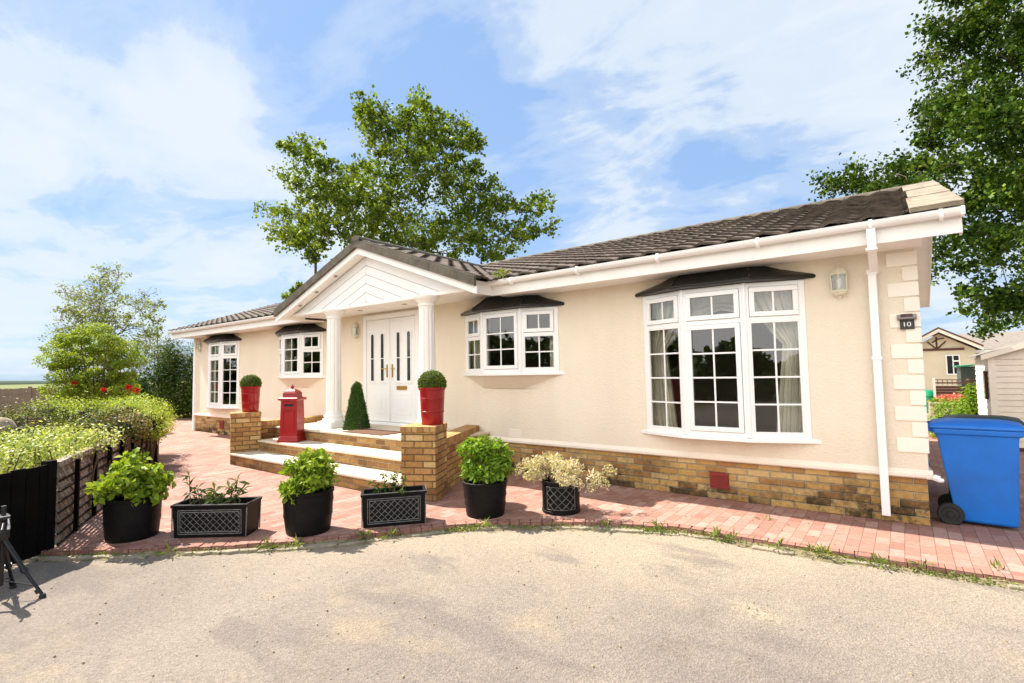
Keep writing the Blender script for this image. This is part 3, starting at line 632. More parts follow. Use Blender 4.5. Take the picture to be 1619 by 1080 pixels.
# columns
def flute(a, z): return 1-.075*max(0, math.sin(a*11))**.7*(1 if .86 < z < 2.50 else 0) if True else 1
for cx in (-8.24, -5.84):
    c = MB(); c.rects([(.575, cx-.20, cx+.20, -1.0, -.60), (.69, cx-.20, cx+.20, -1.0, -.60)]);
    c.build('column_plinth', 'column', house, bevel=.006)
    c = MB(); prof = [(.19,.69),(.195,.71),(.185,.735),(.165,.74),(.16,.76),(.172,.775),(.165,.795),(.145,.80),(.135,.83),(.133,.855),(.132,.87)]
    prof += [(.132-.012*t, .87+1.62*t) for t in np.linspace(.02, 1, 14)]+[(.121,2.505),(.135,2.515),(.135,2.535),(.124,2.54),(.13,2.56),(.165,2.60),(.19,2.625),(.195,2.65),(.195,2.668)]
    c.lathe(prof, 132, cx, -.80, flute); c.build('column', 'column', house, smooth=True, auto=35)
# quoins
zq = 2.585; i = 0
while zq-.142 > .52:
    q = MB(); wq = .225 if i % 2 == 0 else .105
    q.box(-wq, .014, -.014, .115 if i % 2 == 0 else .225, zq-.138, zq-.004); q.build('quoin_block', 'quoin', house, bevel=.006); zq -= .148; i += 1
# corner board + downpipe at the far left end
cb_ = MB(); cb_.box(XL-.06, XL+.035, -.035, .07, 0.02, 2.61); cb_.build('corner_board', 'white', house, bevel=.004)
dp = MB(); S_ = .034
dp.box(-.345, -.277, -.592, -.524, 2.53, 2.73); dp.box(-.355, -.268, -.602, -.514, 2.53, 2.55)
dp.prism([(-.345,-.592,2.53),(-.277,-.592,2.53),(-.277,-.524,2.53),(-.345,-.524,2.53)], (-.01, .50, -.13))
dp.build('downpipe_offset', 'white', house, bevel=.004)
dp = MB(); dp.box(-.372, -.304, -.096, -.028, .07, 2.42); dp.box(-.380, -.296, -.104, -.022, 2.38, 2.43); dp.box(-.380, -.296, -.104, -.004, 1.55, 1.585)
dp.build('downpipe', 'white', house, bevel=.004)
# vents
for (x0, x1, z0, z1) in ((-1.99,-1.78,.12,.30),(-14.62,-14.38,.14,.36)):
    v_ = MB(); v_.box(x0, x1, -.004, .02, z0, z1); f_ = v_.build('air_vent', 'vent', house)
    s_ = MB(); n = 7
    for k in range(n):
        z = z0+.02+(z1-z0-.03)*k/n; s_.prism([(x0+.012,-.004,z+.014),(x0+.012,-.016,z),(x0+.012,-.004,z)], (x1-x0-.024, 0, 0))
    s_.build('louvre', 'vent', f_)
v_ = MB(); v_.box(-4.92, -4.70, -.006, .01, .52, .64); v_.build('wall_vent_cover', 'trim', house, bevel=.003)

# ---------------------------------------------------------------- bay windows
def seg_m(p0, p1):
    a = Vector((*p0, 0)); b = Vector((*p1, 0)); t = (b-a).normalized(); n_ = Vector((t.y, -t.x, 0))
    return Matrix(((t.x, n_.x, 0, a.x), (t.y, n_.y, 0, a.y), (0, 0, 1, 0), (0, 0, 0, 1))), (b-a).length
def ring(mb, m, s0, s1, z0, z1, w, n0, n1):
    mb.box(s0, s1, n0, n1, z0, z0+w, m); mb.box(s0, s1, n0, n1, z1-w, z1, m); mb.box(s0, s0+w, n0, n1, z0+w+.0005, z1-w-.0005, m); mb.box(s1-w, s1, n0, n1, z0+w+.0005, z1-w-.0005, m)
def light(fr, bars, gl, m, s0, s1, z0, z1, sash, cols, rows):
    w = .0
    if sash: ring(fr, m, s0+.004, s1-.004, z0+.004, z1-.004, .052, .0, .028); w = .056
    else: ring(fr, m, s0+.0, s1-.0, z0+.0, z1-.0, .018, -.02, .010); w = .018
    a, b_, c, d_ = s0+w, s1-w, z0+w, z1-w; nn = .0 if sash else -.010
    gl.add([(a-.005, nn, c-.005), (b_+.005, nn, c-.005), (b_+.005, nn, d_+.005), (a-.005, nn, d_+.005)], [(0, 1, 2, 3)], m)
    for k in range(1, cols): x = a+(b_-a)*k/cols; bars.box(x-.009, x+.009, nn+.001, nn+.007, c, d_, m)
    for k in range(1, rows): z = c+(d_-c)*k/rows; bars.box(a, b_, nn+.0015, nn+.0065, z-.009, z+.009, m)
def bay(kind, z0, z1, w, cw, p=.2):
    P = [(-w, 0), (-cw, -p), (cw, -p), (w, 0)]; fr = MB(); bars = MB(); gl = MB(); zt = 2.02
    for i in range(3):
        m, Ln = seg_m(P[i], P[i+1]); cen = i == 1
        a = .055 if not cen else .045; e0 = a if i != 2 else .03; 
        L0 = .06 if i == 0 else .045; L1 = .06 if i == 2 else .045
        fr.box(0, L0, -.05, .012, z0, z1, m); fr.box(Ln-L1, Ln, -.05, .012, z0, z1, m)
        fr.box(L0, Ln-L1, -.05, .010, z0, z0+.05, m); fr.box(L0, Ln-L1, -.05, .010, z1-.05, z1, m)
        s0, s1 = L0, Ln-L1
        if kind == 'tall':
            fr.box(s0, s1, -.05, .0105, zt-.025, zt+.025, m)
            light(fr, bars, gl, m, s0, s1, zt+.025, z1-.05, True, 2, 1); light(fr, bars, gl, m, s0, s1, z0+.05, zt-.025, cen, 2, 4)
        elif cen: light(fr, bars, gl, m, s0, s1, z0+.05, z1-.05, True, 2, 3)
        else:
            fr.box(s0, s1, -.05, .0105, 2.04-.02, 2.04+.02, m)
            light(fr, bars, gl, m, s0, s1, 2.06, z1-.05, True, 2, 1); light(fr, bars, gl, m, s0, s1, z0+.05, 2.02, False, 2, 2)
    for i in (1, 2): fr.lathe([(.026, z0), (.026, z1)], 10, P[i][0]*1.002, P[i][1]-.004)
    bw = fr.build('bay_window', 'white', None, bevel=.004)
    bars.build('glazing_bars', 'white', bw); gl.build('window_pane', 'glass', bw)
    sl = MB(); q = .045; top = [(-w-.09, .0), (-cw-.03, -p-q), (cw+.03, -p-q), (w+.09, .0)]
    sl.prism([(x, y, z0-.042) for x, y in top], (0, 0, .036)); sl.prism([(x*.99, y*.86, z0-.006) for x, y in top], (0, 0, .008)); sl.build('sill', 'white', bw, bevel=.006)
    # moulded canopy with hips
    cn = MB(); A = [(-w-.12, .0), (-cw-.10, -p-.14), (cw+.10, -p-.14), (w+.12, .0)]
    zb_, ze, zr = z1+.004, z1+.034, 2.69
    B = [(-cw-.0, .0), (-cw+.0, -.03), (cw-.0, -.03), (cw+.0, .0)]
    r0 = [(x*.985, y*.9, zb_) for x, y in A]; r1 = [(x, y, zb_+.012) for x, y in A]; r2 = [(x, y, ze) for x, y in A]; r3 = [(x*.985, y*.93, ze+.016) for x, y in A]
    mid = [((A[i][0]*.52+B[i][0]*.48), (A[i][1]*.52+B[i][1]*.48), ze+(zr-ze)*.44) for i in range(4)]; r4 = [(x, y, zr) for x, y in B]
    cn.loft([r[::-1] if False else r for r in (r0, r1, r2, r3, mid, r4)])
    cn.build('canopy', 'canopy', bw, bevel=.010)
    for i in (1, 2): MB().tube([r3[i], mid[i], r4[i]], [.016, .014, .010], 6).build('canopy_seam', 'canopy', bw, smooth=True)
    if kind == 'short':      # rendered box under the sill, sloping back to the wall
        sk_ = MB(); T = [(-w-.01, .001), (-cw+.02, -p-.0), (cw-.02, -p-.0), (w+.01, .001)]; Bt = [(-cw-.16, .001), (-cw+.06, -.02), (cw-.06, -.02), (cw+.16, .001)]
        sk_.loft([[(x, y, z0-.24) for x, y in Bt][::1], [(x, y, z0-.042) for x, y in T]]); sk_.build('underside', 'render', bw)
    # curtains
    cu_ = MB()
    def drape(xa, xb, za, zb2, tie, side, yb=.10):
        nu, nv = 46, 18; V = []
        for j in range(nv+1):
            z = za+(zb2-za)*j/nv
            g = 1.0
            if tie: g = .38+.62*min(1, abs(z-tie)/.55)**.8 if z > tie else .38+.18*(tie-z)/max(.1, tie-za)
            for i in range(nu+1):
                t = i/nu; x = (xa+(xb-xa)*t*g); V.append((x, yb+.022*math.sin(t*2*math.pi*7+j*.08)+.012*math.sin(t*31), z))
        q_ = MB(); q_.add(V, [(j*(nu+1)+i, j*(nu+1)+i+1, (j+1)*(nu+1)+i+1, (j+1)*(nu+1)+i) for j in range(nv) for i in range(nu)]); q_.build('curtain', 'curtain', bw, smooth=True)
    if kind == 'tall':
        drape(-w+.02, -w+.62, z0, z1-.03, z0+1.02, -1); drape(w-.02, w-.62, z0, z1-.03, z0+1.02, 1)
        # crossed net swags at the top
        for s in (1, -1):
            V = []; 
            for j in range(9):
                for i in range(31):
                    t = i/30; u = j/8; x = s*(-w+.05+t*(w*.95)); zz = z1-.06-u*(.50-.34*t**.8)-.02*math.sin(u*22+t*4); V.append((x, .13+.012*math.sin(u*40), zz))
            q_ = MB(); q_.add(V, [(j*31+i, j*31+i+1, (j+1)*31+i+1, (j+1)*31+i) for j in range(8) for i in range(30)]); q_.build('net_swag', 'curtain', bw, smooth=True)
    else:
        drape(-w+.02, -w+.42, z0, z1-.03, None, -1); drape(w-.02, w-.20, z0, z1-.03, None, 1)
    pass
    return bw
tall = bay('tall', .74, 2.42, .895, .34); short = bay('short', 1.49, 2.42, .885, .365)
for proto, xx in ((tall, (-1.83, -14.44)), (short, (-4.89, -10.71))):
    for i, cx in enumerate(xx):
        if i == 0: o = proto
        else:
            o = proto.copy(); col.objects.link(o)
            for ch in proto.children: c = ch.copy(); col.objects.link(c); c.parent = o
        o.parent = house; o.location = (cx, 0, 0)
house_kids = None

# ---------------------------------------------------------------- double front door
df = MB(); df.box(-8.42, -8.33, -.045, .04, .575, 2.62); df.box(-6.95, -6.86, -.045, .04, .575, 2.62); df.box(-8.33, -6.95, -.045, .04, 2.53, 2.62); df.box(-8.33, -6.95, -.045, .04, .575, .62)
df.build('door_frame', 'white', house, bevel=.005)
ts = MB(); ts.box(-8.46, -6.82, -.11, .0, .555, .60); ts.build('door_step', 'white', house, bevel=.006)
def arch(xc, hw, z0, z1, n=12): return [(xc-hw, z0), (xc+hw, z0)]+[(xc+hw*math.cos(a), z1-hw+hw*math.sin(a)) for a in np.linspace(0, math.pi, n)]
def door_leaf(x0, x1, slots, letter, hx):
    d = MB(); d.box(x0, x1, -.030, .03, .625, 2.525)
    ring(d, Matrix(((1,0,0,0),(0,-1,0,0),(0,0,1,0),(0,0,0,1))), x0+.008, x1-.008, .633, 2.517, .035, .0, .038)
    o = d.build('door', 'white', house, bevel=.004); mo = MB(); g = MB(); ld = MB()
    mo.prism([(x, -.030, z) for x, z in [(x0+.085, 1.31), (x1-.085, 1.31), (x1-.085, 2.44), (x0+.085, 2.44)]], (0, -.004, 0))
    for xc in slots:
        mo.prism([(x, -.033, z) for x, z in arch(xc, .062, 1.35, 2.29)], (0, -.012, 0)); g.prism([(x, -.040, z) for x, z in arch(xc, .036, 1.38, 2.255)], (0, -.010, 0))
        mo.box(xc-.038, xc+.038, -.052, -.044, 1.785, 1.80); mo.box(xc-.08, xc+.08, -.05, -.03, 1.335, 1.352)
        ld.box(xc-.003, xc+.003, -.052, -.049, 1.38, 2.24)
    for a in (0, .055, .12):
        mo.prism([(x, -.030, z) for x, z in [(x0+.10+a, .77+a*.7), (x1-.10-a, .77+a*.7), (x1-.10-a, 1.15-a*.7), (x0+.10+a, 1.15-a*.7)]], (0, -.008-.07*a if a != .055 else -.003, 0))
    mo.build('raised_panel', 'white', o, bevel=.004); g.build('glass_slot', 'dglass', o); ld.build('lead_strip', 'silver', o)
    h = MB(); h.box(hx-.016, hx+.016, -.040, -.030, 1.44, 1.68); s = 1 if hx < (x0+x1)/2 else -1
    h.tube([(hx,-.035,1.60),(hx,-.075,1.60),(hx+s*.10,-.078,1.60)], .009, 8); h.tube([(hx,-.035,1.50),(hx,-.046,1.50)], .012, 10); h.build('handle', 'brass', o, smooth=True, auto=40)
    if letter: l = MB(); l.box(x0+.19, x0+.19+.27, -.046, -.034, 1.215, 1.285); l.box(x0+.205, x0+.445, -.050, -.046, 1.23, 1.27); l.build('letterbox', 'brass', o, bevel=.003)
    return o
door_leaf(-8.325, -7.648, (-8.13, -7.84), False, -7.715); door_leaf(-7.632, -6.955, (-7.39, -7.11), True, -7.565)
# ---------------------------------------------------------------- steps and flank walls
steps = thing('entrance_steps', 'three broad brick steps with cream slab treads leading up to the porch', 'steps', (0,0,0))
for (x0, x1, y0, y1, z) in ((-9.42,-4.97,-2.05,-1.62,.192),(-9.25,-5.15,-1.65,-1.22,.384),(-9.45,-5.30,-1.25,-.0,.576)):
    zb = .0 if z < .2 else z-.192-.01
    s = MB(); s.box(x0, x1, y0+.03, y1 if y1 < -.1 else -.012, zb-.02, z-.035); s.build('riser', 'stepbrick', steps)
    t = MB(); t.box(x0-.0, x1, y0, y1+.02 if y1 < -.1 else -.012, z-.035, z); t.build('tread', 'slab', steps, bevel=.008)
# right flank: pier turned outward, low wall back to the house
def obox(mb, p, e1, a, e2, b, z0, z1):
    p = Vector((*p, 0)); e1 = Vector((*e1, 0)).normalized(); e2 = Vector((*e2, 0)).normalized()
    q = [p, p+e1*a, p+e1*a+e2*b, p+e2*b]; mb.prism([(v.x, v.y, z0) for v in q], (0, 0, z1-z0))
fw = thing('flank_wall', 'low brick flank wall with square pier on the right side of the entrance steps', 'wall', (-4.9,-1.8,0))
def world_part(mb, name, mat, parent, **k):
    L0 = Vector(parent.location); mb.v = [tuple(Vector(v)-L0) for v in mb.v]; return mb.build(name, mat, parent, **k)
e1, e2 = (.89, .455), (-.455, .89)
m = MB(); obox(m, (-4.95,-2.075), e1, .43, e2, .45, -.03, .80); world_part(m, 'pier', 'pierbrick', fw, bevel=.006)
m = MB(); obox(m, (-4.958,-2.083), e1, .446, e2, .466, .80, .872); world_part(m, 'pier_cap', 'cap', fw, bevel=.008)
m = MB(); obox(m, (-5.02,-1.60), e1, .24, (-.43,.90), 1.75, -.03, .575); world_part(m, 'low_wall', 'pierbrick', fw)
m = MB(); obox(m, (-5.025,-1.61), e1, .25, (-.43,.90), 1.77, .575, .665); world_part(m, 'wall_coping', 'cap', fw, bevel=.006)
fl = thing('flank_wall', 'low brick flank wall with square pier on the left side of the entrance steps beside the red post box', 'wall', (-9.5,-1.8,0))
m = MB(); obox(m, (-9.42,-2.035), (-.92,.40), .42, (.36,.93), .47, -.03, .80); world_part(m, 'pier', 'pierbrick', fl, bevel=.006)
m = MB(); obox(m, (-9.415,-2.045), (-.92,.40), .436, (.36,.93), .486, .80, .872); world_part(m, 'pier_cap', 'cap', fl, bevel=.008)
m = MB(); m.box(-9.70, -9.46, -1.60, -.015, -.03, .60); world_part(m, 'low_wall', 'pierbrick', fl)
m = MB(); m.box(-9.71, -9.45, -1.60, -.015, .60, .685); world_part(m, 'wall_coping', 'cap', fl, bevel=.006)

# ---------------------------------------------------------------- potted plants
def soil(r, z): return MB().lathe([(r, z-.02), (r*.6, z+.004), (.01, z+.01)], 24)
def box_ball(name, label, loc, rz=0):
    t = thing(name, label, 'planter', loc, rz, 'red pots with box balls on the step piers')
    p = MB(); prof = [(.0, 0), (.128, 0), (.134, .012), (.141, .15), (.1475, .155), (.1475, .165), (.143, .17), (.150, .31), (.1525, .315), (.1525, .325), (.149, .33), (.156, .42), (.166, .425), (.169, .45), (.163, .456), (.156, .45), (.15, .40), (.0, .39)]
    p.lathe(prof, 48); p.build('pot', 'redpot', t, smooth=True, auto=30)
    n = 5200; u = rng.normal(size=(n, 3)); u /= np.linalg.norm(u, axis=1, keepdims=True); P = np.array([0, 0, .505])+u*np.array([.168, .168, .150])*rng.uniform(.93, 1.03, (n, 1)); k = P[:, 2] > .43
    leaves('foliage', P[k], .020, 'lf_box', t, up=0, aspect=.6, fold=False, outward=u[k]*.6)
    c = MB(); c.lathe([(.0, .37), (.12, .40), (.158, .47), (.162, .52), (.14, .59), (.08, .635), (.01, .648)], 24); c.build('inner_dark_core', 'soil', t, smooth=True)
    return t
b1 = box_ball('potted_box_ball', 'red ribbed pot with clipped box ball on the right hand pier before the doors', (-4.80,-1.70,.872))
dup(b1, (-9.50,-1.66,.872), 1.0, 'red ribbed pot with clipped box ball on the left pier beyond the red post box')
def tub(name, label, loc, r0, r1, h, bands=(.55, .72), n=48, bulge=.0):
    t = thing(name, label, 'planter', loc, 0, 'plants in black pots along the paving edge')
    p = MB(); prof = [(0, 0), (r0*.97, 0), (r0, .01)]
    for k in range(1, 12):
        z = h*k/12; r = r0+(r1-r0)*k/12+bulge*math.sin(math.pi*k/12)
        prof.append((r+(.005 if any(abs(k/12-b_) < .045 for b_ in bands) else 0), z))
    prof += [(r1-.002, h-.035), (r1+.008, h-.03), (r1+.010, h-.004), (r1+.004, h), (r1-.012, h), (r1-.016, h-.08), (0, h-.085)]
    p.lathe(prof, n); p.build('pot', 'blackpot', t, smooth=True, auto=35)
    soil(r1-.02, h-.07).build('soil', 'soil', t, smooth=True); return t
def bush(t, mat, clumps, n, size, stems=10, base=(0, 0, .3), aspect=.55, zspread=.8, up=.4, droop=0, matst='twig', name='foliage'):
    P = []; O_ = []
    for c in clumps:
        k = int(n*c[3]**2/sum(q[3]**2 for q in clumps)); b_ = ball(k, c[:3], (c[3], c[3], c[3]*zspread), .35); P.append(b_)
        o = b_-np.array(c[:3]); o /= np.linalg.norm(o, axis=1, keepdims=True)+1e-6; O_.append(o*.5)
    P = np.concatenate(P); O_ = np.concatenate(O_); leaves(name, P, size, mat, t, up=up, aspect=aspect, outward=O_, droop=droop, svar=.5)
    s = MB(); rr = random.Random(len(P))
    for i in range(stems):
        c = rr.choice(clumps); a = Vector(base)+Vector((rr.uniform(-.05, .05), rr.uniform(-.05, .05), 0)); e = Vector(c[:3])+Vector((rr.uniform(-1, 1), rr.uniform(-1, 1), rr.uniform(-.4, .8)))*c[3]*.6
        md = a.lerp(e, .5)+Vector((rr.uniform(-.03, .03), rr.uniform(-.03, .03), .03)); s.tube([a, md, e], [.006, .005, .003], 5)
    s.build('stems', matst, t)
def ring_cl(n, R_, r, z, seed, zj=.04):
    rr = random.Random(seed); out = []
    for i in range(n):
        a = rr.uniform(0, 6.28); d = R_*math.sqrt(rr.random()); out.append((d*math.cos(a), d*math.sin(a), z+rr.uniform(-zj, zj)-d*.25, r*rr.uniform(.75, 1.2)))
    return out
t = tub('potted_hydrangea', 'big black tub with a wide bright green leafy plant beside the lattice fence', (-6.06,-4.42,0), .208, .232, .39, (.40,), bulge=.005)
bush(t, 'lf_hyd', ring_cl(30, .26, .085, .58, 2, .11)+[(.0,0,.74,.09)], 2100, .064, 18, (0, 0, .32), .62, droop=.25)
t = tub('potted_shrub', 'black round tub with pale green leafy plant before the middle of the steps', (-4.80,-3.36,0), .200, .230, .40, (.38, .72), bulge=.008)
bush(t, 'lf_hyd', ring_cl(26, .19, .078, .58, 5, .13)+[(0,0,.70,.08),(-.12,.1,.66,.08)], 2100, .060, 16, (0, 0, .34), .5)
t = tub('potted_shrub', 'black ribbed pot with an upright bushy green plant beside the right brick pier', (-3.74,-1.96,0), .200, .232, .36, (.35, .55, .80), bulge=.004)
bush(t, 'lf_hyd2', ring_cl(28, .25, .085, .60, 8, .16)+[(0,0,.76,.08),(.16,.05,.72,.07),(-.18,0,.72,.07)], 2500, .065, 18, (0, 0, .31), .42, up=.5)
# round pot with lattice panel and the pink willow
t = thing('potted_willow', 'black round pot with raised lattice pattern and a pink and cream leaved shrub', 'planter', (-3.14,-1.41,0), 0, 'plants in black pots along the paving edge')
p = MB(); p.lathe([(0,0),(.200,0),(.206,.01),(.206,.03),(.200,.034),(.200,.30),(.207,.304),(.207,.335),(.198,.338),(.185,.335),(.183,.27),(0,.265)], 56); p.build('pot', 'blackpot', t, smooth=True, auto=30)
soil(.18, .275).build('soil', 'soil', t, smooth=True)
def strip_cyl(mb, a0, z0, a1, z1, r, w, n=7):
    pts = [(r*math.cos(a0+(a1-a0)*i/n), r*math.sin(a0+(a1-a0)*i/n), z0+(z1-z0)*i/n) for i in range(n+1)]; mb.tube(pts, w, 4)
s = MB(); ac = math.atan2(-4.77, 3.0)
for off in (0, math.pi):
    A0, A1 = ac+off-.80, ac+off+.80; za, zb = .055, .285
    for a, z, a2, z2 in ((A0,za,A1,za),(A0,zb,A1,zb),(A0,za,A0,zb),(A1,za,A1,zb)): strip_cyl(s, a, z, a2, z2, .2015, .0035)
    W2 = 1.6; H2 = zb-za; n = 3.2
    for k in range(-4, 6):
        for sg in (1, -1):
            # diagonal u + sg*v = k/n clipped to the unit square
            pts = []
            for u in np.linspace(0, 1, 41):
                v = (k/n*1.15-u*1.35)*-1 if sg > 0 else (k/n*1.15-u*1.35)+.0
                if 0 <= v <= 1: pts.append((u, v))
            if len(pts) > 1: 
                (u0, v0), (u1, v1) = pts[0], pts[-1]; strip_cyl(s, A0+W2*u0, za+H2*v0, A0+W2*u1, za+H2*v1, .2018, .0032)
s.build('lattice_relief', 'silver', t)
rr = random.Random(11); cl_ = [(rr.uniform(-.44, .44), rr.uniform(-.30, .30), .43+rr.uniform(-.05, .12), .07) for _ in range(46)]
cl_ = [(x, y, z-.35*max(0, math.hypot(x, y)-.25), r) for x, y, z, r in cl_]
bush(t, 'lf_pink', cl_, 3200, .038, 40, (0, 0, .26), .32, .8, up=.3)
# rectangular troughs
def trough(name, label, fl_, fr_, dep, h, seed, plantx):
    a, b_ = Vector((*fl_, 0)), Vector((*fr_, 0)); d = b_-a; w = d.length; rz = math.atan2(d.y, d.x)
    t = thing(name, label, 'planter', (a.x, a.y, 0), rz, 'rectangular lattice troughs along the paving edge')
    p = MB(); k = .012
    out = [[(k,k,0),(w-k,k,0),(w-k,dep-k,0),(k,dep-k,0)], [(0,0,h-.03),(w,0,h-.03),(w,dep,h-.03),(0,dep,h-.03)], [(-.012,-.012,h-.026),(w+.012,-.012,h-.026),(w+.012,dep+.012,h-.026),(-.012,dep+.012,h-.026)],
           [(-.012,-.012,h),(w+.012,-.012,h),(w+.012,dep+.012,h),(-.012,dep+.012,h)], [(.018,.018,h),(w-.018,.018,h),(w-.018,dep-.018,h),(.018,dep-.018,h)], [(.022,.022,h-.10),(w-.022,.022,h-.10),(w-.022,dep-.022,h-.10),(.022,dep-.022,h-.10)]]
    p.loft(out); p.build('pot', 'blackpot', t, bevel=.004)
    s_ = MB(); s_.box(.02, w-.02, .02, dep-.02, h-.11, h-.085); s_.build('soil', 'soil', t)
    r = MB(); x0, x1, z0, z1 = .055, w-.055, .035, h-.055; yy = lambda z: .012*(1-z/(h-.03))-.0015
    def bar(xa, za, xb, zb, q=.0042): r.tube([(xa, yy(za), za), (xb, yy(zb), zb)], q, 5)
    for e in (0, .018):
        bar(x0+e, z0+e, x1-e, z0+e); bar(x0+e, z1-e, x1-e, z1-e); bar(x0+e, z0+e, x0+e, z1-e); bar(x1-e, z0+e, x1-e, z1-e)
    X0, X1, Z0, Z1 = x0+.018, x1-.018, z0+.018, z1-.018; H = Z1-Z0; stp = .062; c = X0-H
    while c < X1:
        for sg in (1, -1):
            xa, xb = c, c+H; za, zb = (Z0, Z1) if sg > 0 else (Z1, Z0)
            if xa < X0: za += (zb-za)*(X0-xa)/H; xa = X0
            if xb > X1: 
                f_ = (X1-xa)/(xb-xa); zb = za+(zb-za)*f_; xb = X1
            if xb-xa > .01: bar(xa, za, xb, zb, .003)
        c += stp
    for (xx, yy2) in ((.0,.0),(w,0),(w,dep),(0,dep)): r.tube([(xx*.985+.003, yy2*.98+.0, .01), (xx, yy2, h-.03)], .006, 5)
    r.tube([(-.008,-.012,h-.002),(w+.008,-.012,h-.002),(w+.012,dep+.01,h-.002)], .004, 5)
    r.build('lattice_relief', 'silver', t)
    return t, w, dep
def rhodo(t, spots, h, n=9, size=.085, mat='lf_rhodo'):
    st = MB(); P = []; rr = random.Random(int(h*1000)+len(spots)); O_ = []
    for (x, y, hh, lx, ly) in spots:
        a = Vector((x, y, h-.09)); e = Vector((x+lx, y+ly, h+hh)); st.tube([a, a.lerp(e, .5)+Vector((0, 0, .02)), e], [.006, .005, .004], 5)
        for tt in (1.0, .72, .5):
            q = a.lerp(e, tt)
            for k in range(n):
                ang = rr.uniform(0, 6.28); P.append(tuple(q)); O_.append((math.cos(ang)*.2, math.sin(ang)*.2, .5))
    leaves('foliage', P, size, mat, t, up=.4, aspect=.26, outward=np.array(O_)); st.build('stems', 'twig', t)
t, w, dp_ = trough('planter_trough', 'larger black lattice trough with a sparse spiky shrub, left of centre beside the big tub', (-5.66,-4.23), (-5.11,-3.80), .27, .31, 1, 0)
rhodo(t, [(.10,.12,.24,-.03,.02),(.20,.12,.12,-.04,0),(.27,.15,.10,.04,.0),(.38,.10,.12,.08,.03),(.42,.15,.17,.10,.02),(.47,.12,.10,.12,0),(.33,.1,.08,0,0)], .31, 8, .095)
t, w, dp_ = trough('planter_trough', 'smaller black lattice trough with a small leafy plant in front of the right pier', (-4.41,-3.03), (-4.02,-2.55), .24, .33, 2, 0)
rhodo(t, [(.30,.12,.12,.0,.0),(.36,.10,.10,.05,.0),(.24,.14,.14,-.03,0),(.22,.1,.10,-.12,.0),(.34,.06,.02,.05,-.09),(.30,.1,.16,.05,0)], .33, 12, .058, 'lf_dark')

# ---------------------------------------------------------------- post box, topiary, mat
pb = thing('post_box', 'free standing red cast iron style post box on the second porch step', 'post box', (-8.52,-1.42,.384), R(32)-0.0)
m = MB(); m.rects([(z, -a, a, -b_, b_) for z, a, b_ in ((0,.185,.165),(.035,.185,.165),(.045,.174,.154),(.085,.168,.148),(.095,.158,.138),(.15,.155,.135),(.64,.143,.124),(.695,.142,.123),(.70,.165,.146),(.715,.180,.160),(.735,.180,.160),(.745,.165,.146),(.75,.125,.110),(.80,.118,.104),(.81,.125,.110),(.825,.118,.104),(.86,.095,.082),(.885,.060,.052),(.895,.03,.026))])
m.build('body', 'red', pb, bevel=.006)
m = MB(); m.lathe([(.018,.89),(.014,.902),(.024,.912),(.030,.928),(.022,.942),(.010,.950),(.012,.96),(.004,.972)], 14); m.build('finial', 'red', pb, smooth=True)
m = MB()
m.box(-.095,.095,-.142,-.11,.640,.660); m.build('slot_hood', 'red', pb)
m = MB(); m.box(-.080,.080,-.1265,-.11,.598,.638); m.build('slot', 'metalblk', pb)
m = MB(); ring(m, Matrix(((1,0,0,0),(0,-1,0,0),(0,0,1,0),(0,0,0,1))), -.105, .105, .16, .54, .012, .118, .138); m.build('door_moulding', 'red', pb)
tp = thing('topiary_cone', 'clipped dark green topiary obelisk standing beside the left porch column', 'topiary', (-7.60,-.78,.576), .5)
P = []; O_ = []
n = 9000; u = rng.uniform(0, 1, n)**.75; z = .80*(1-u); hw = .055+.135*u; a = rng.uniform(0, 2*math.pi, n)
sq = np.maximum(np.abs(np.cos(a)), np.abs(np.sin(a)))**.7; rr_ = hw/sq*rng.uniform(.94, 1.02, n); top = z > .74; rr_[top] *= np.sqrt(np.clip((.80-z[top])/.06, 0, 1))
P = np.stack([rr_*np.cos(a), rr_*np.sin(a), z], 1); O_ = np.stack([np.cos(a), np.sin(a), np.full(n, .25)], 1)
leaves('foliage', P, .024, 'lf_cone', tp, up=0, aspect=.5, fold=False, outward=O_*.7)
m = MB(); m.rects([(0,-.17,.17,-.17,.17),(.72,-.05,.05,-.05,.05),(.77,-.02,.02,-.02,.02)]); m.build('inner_dark_core', 'soil', tp)
m = MB(); m.rects([(.577,-7.42,-6.42,-1.20,-.74),(.590,-7.415,-6.425,-1.195,-.745)]); o = m.build('doormat', 'mat'); tag(o, 'brown coir doormat lying on the porch in front of the double doors', 'doormat')

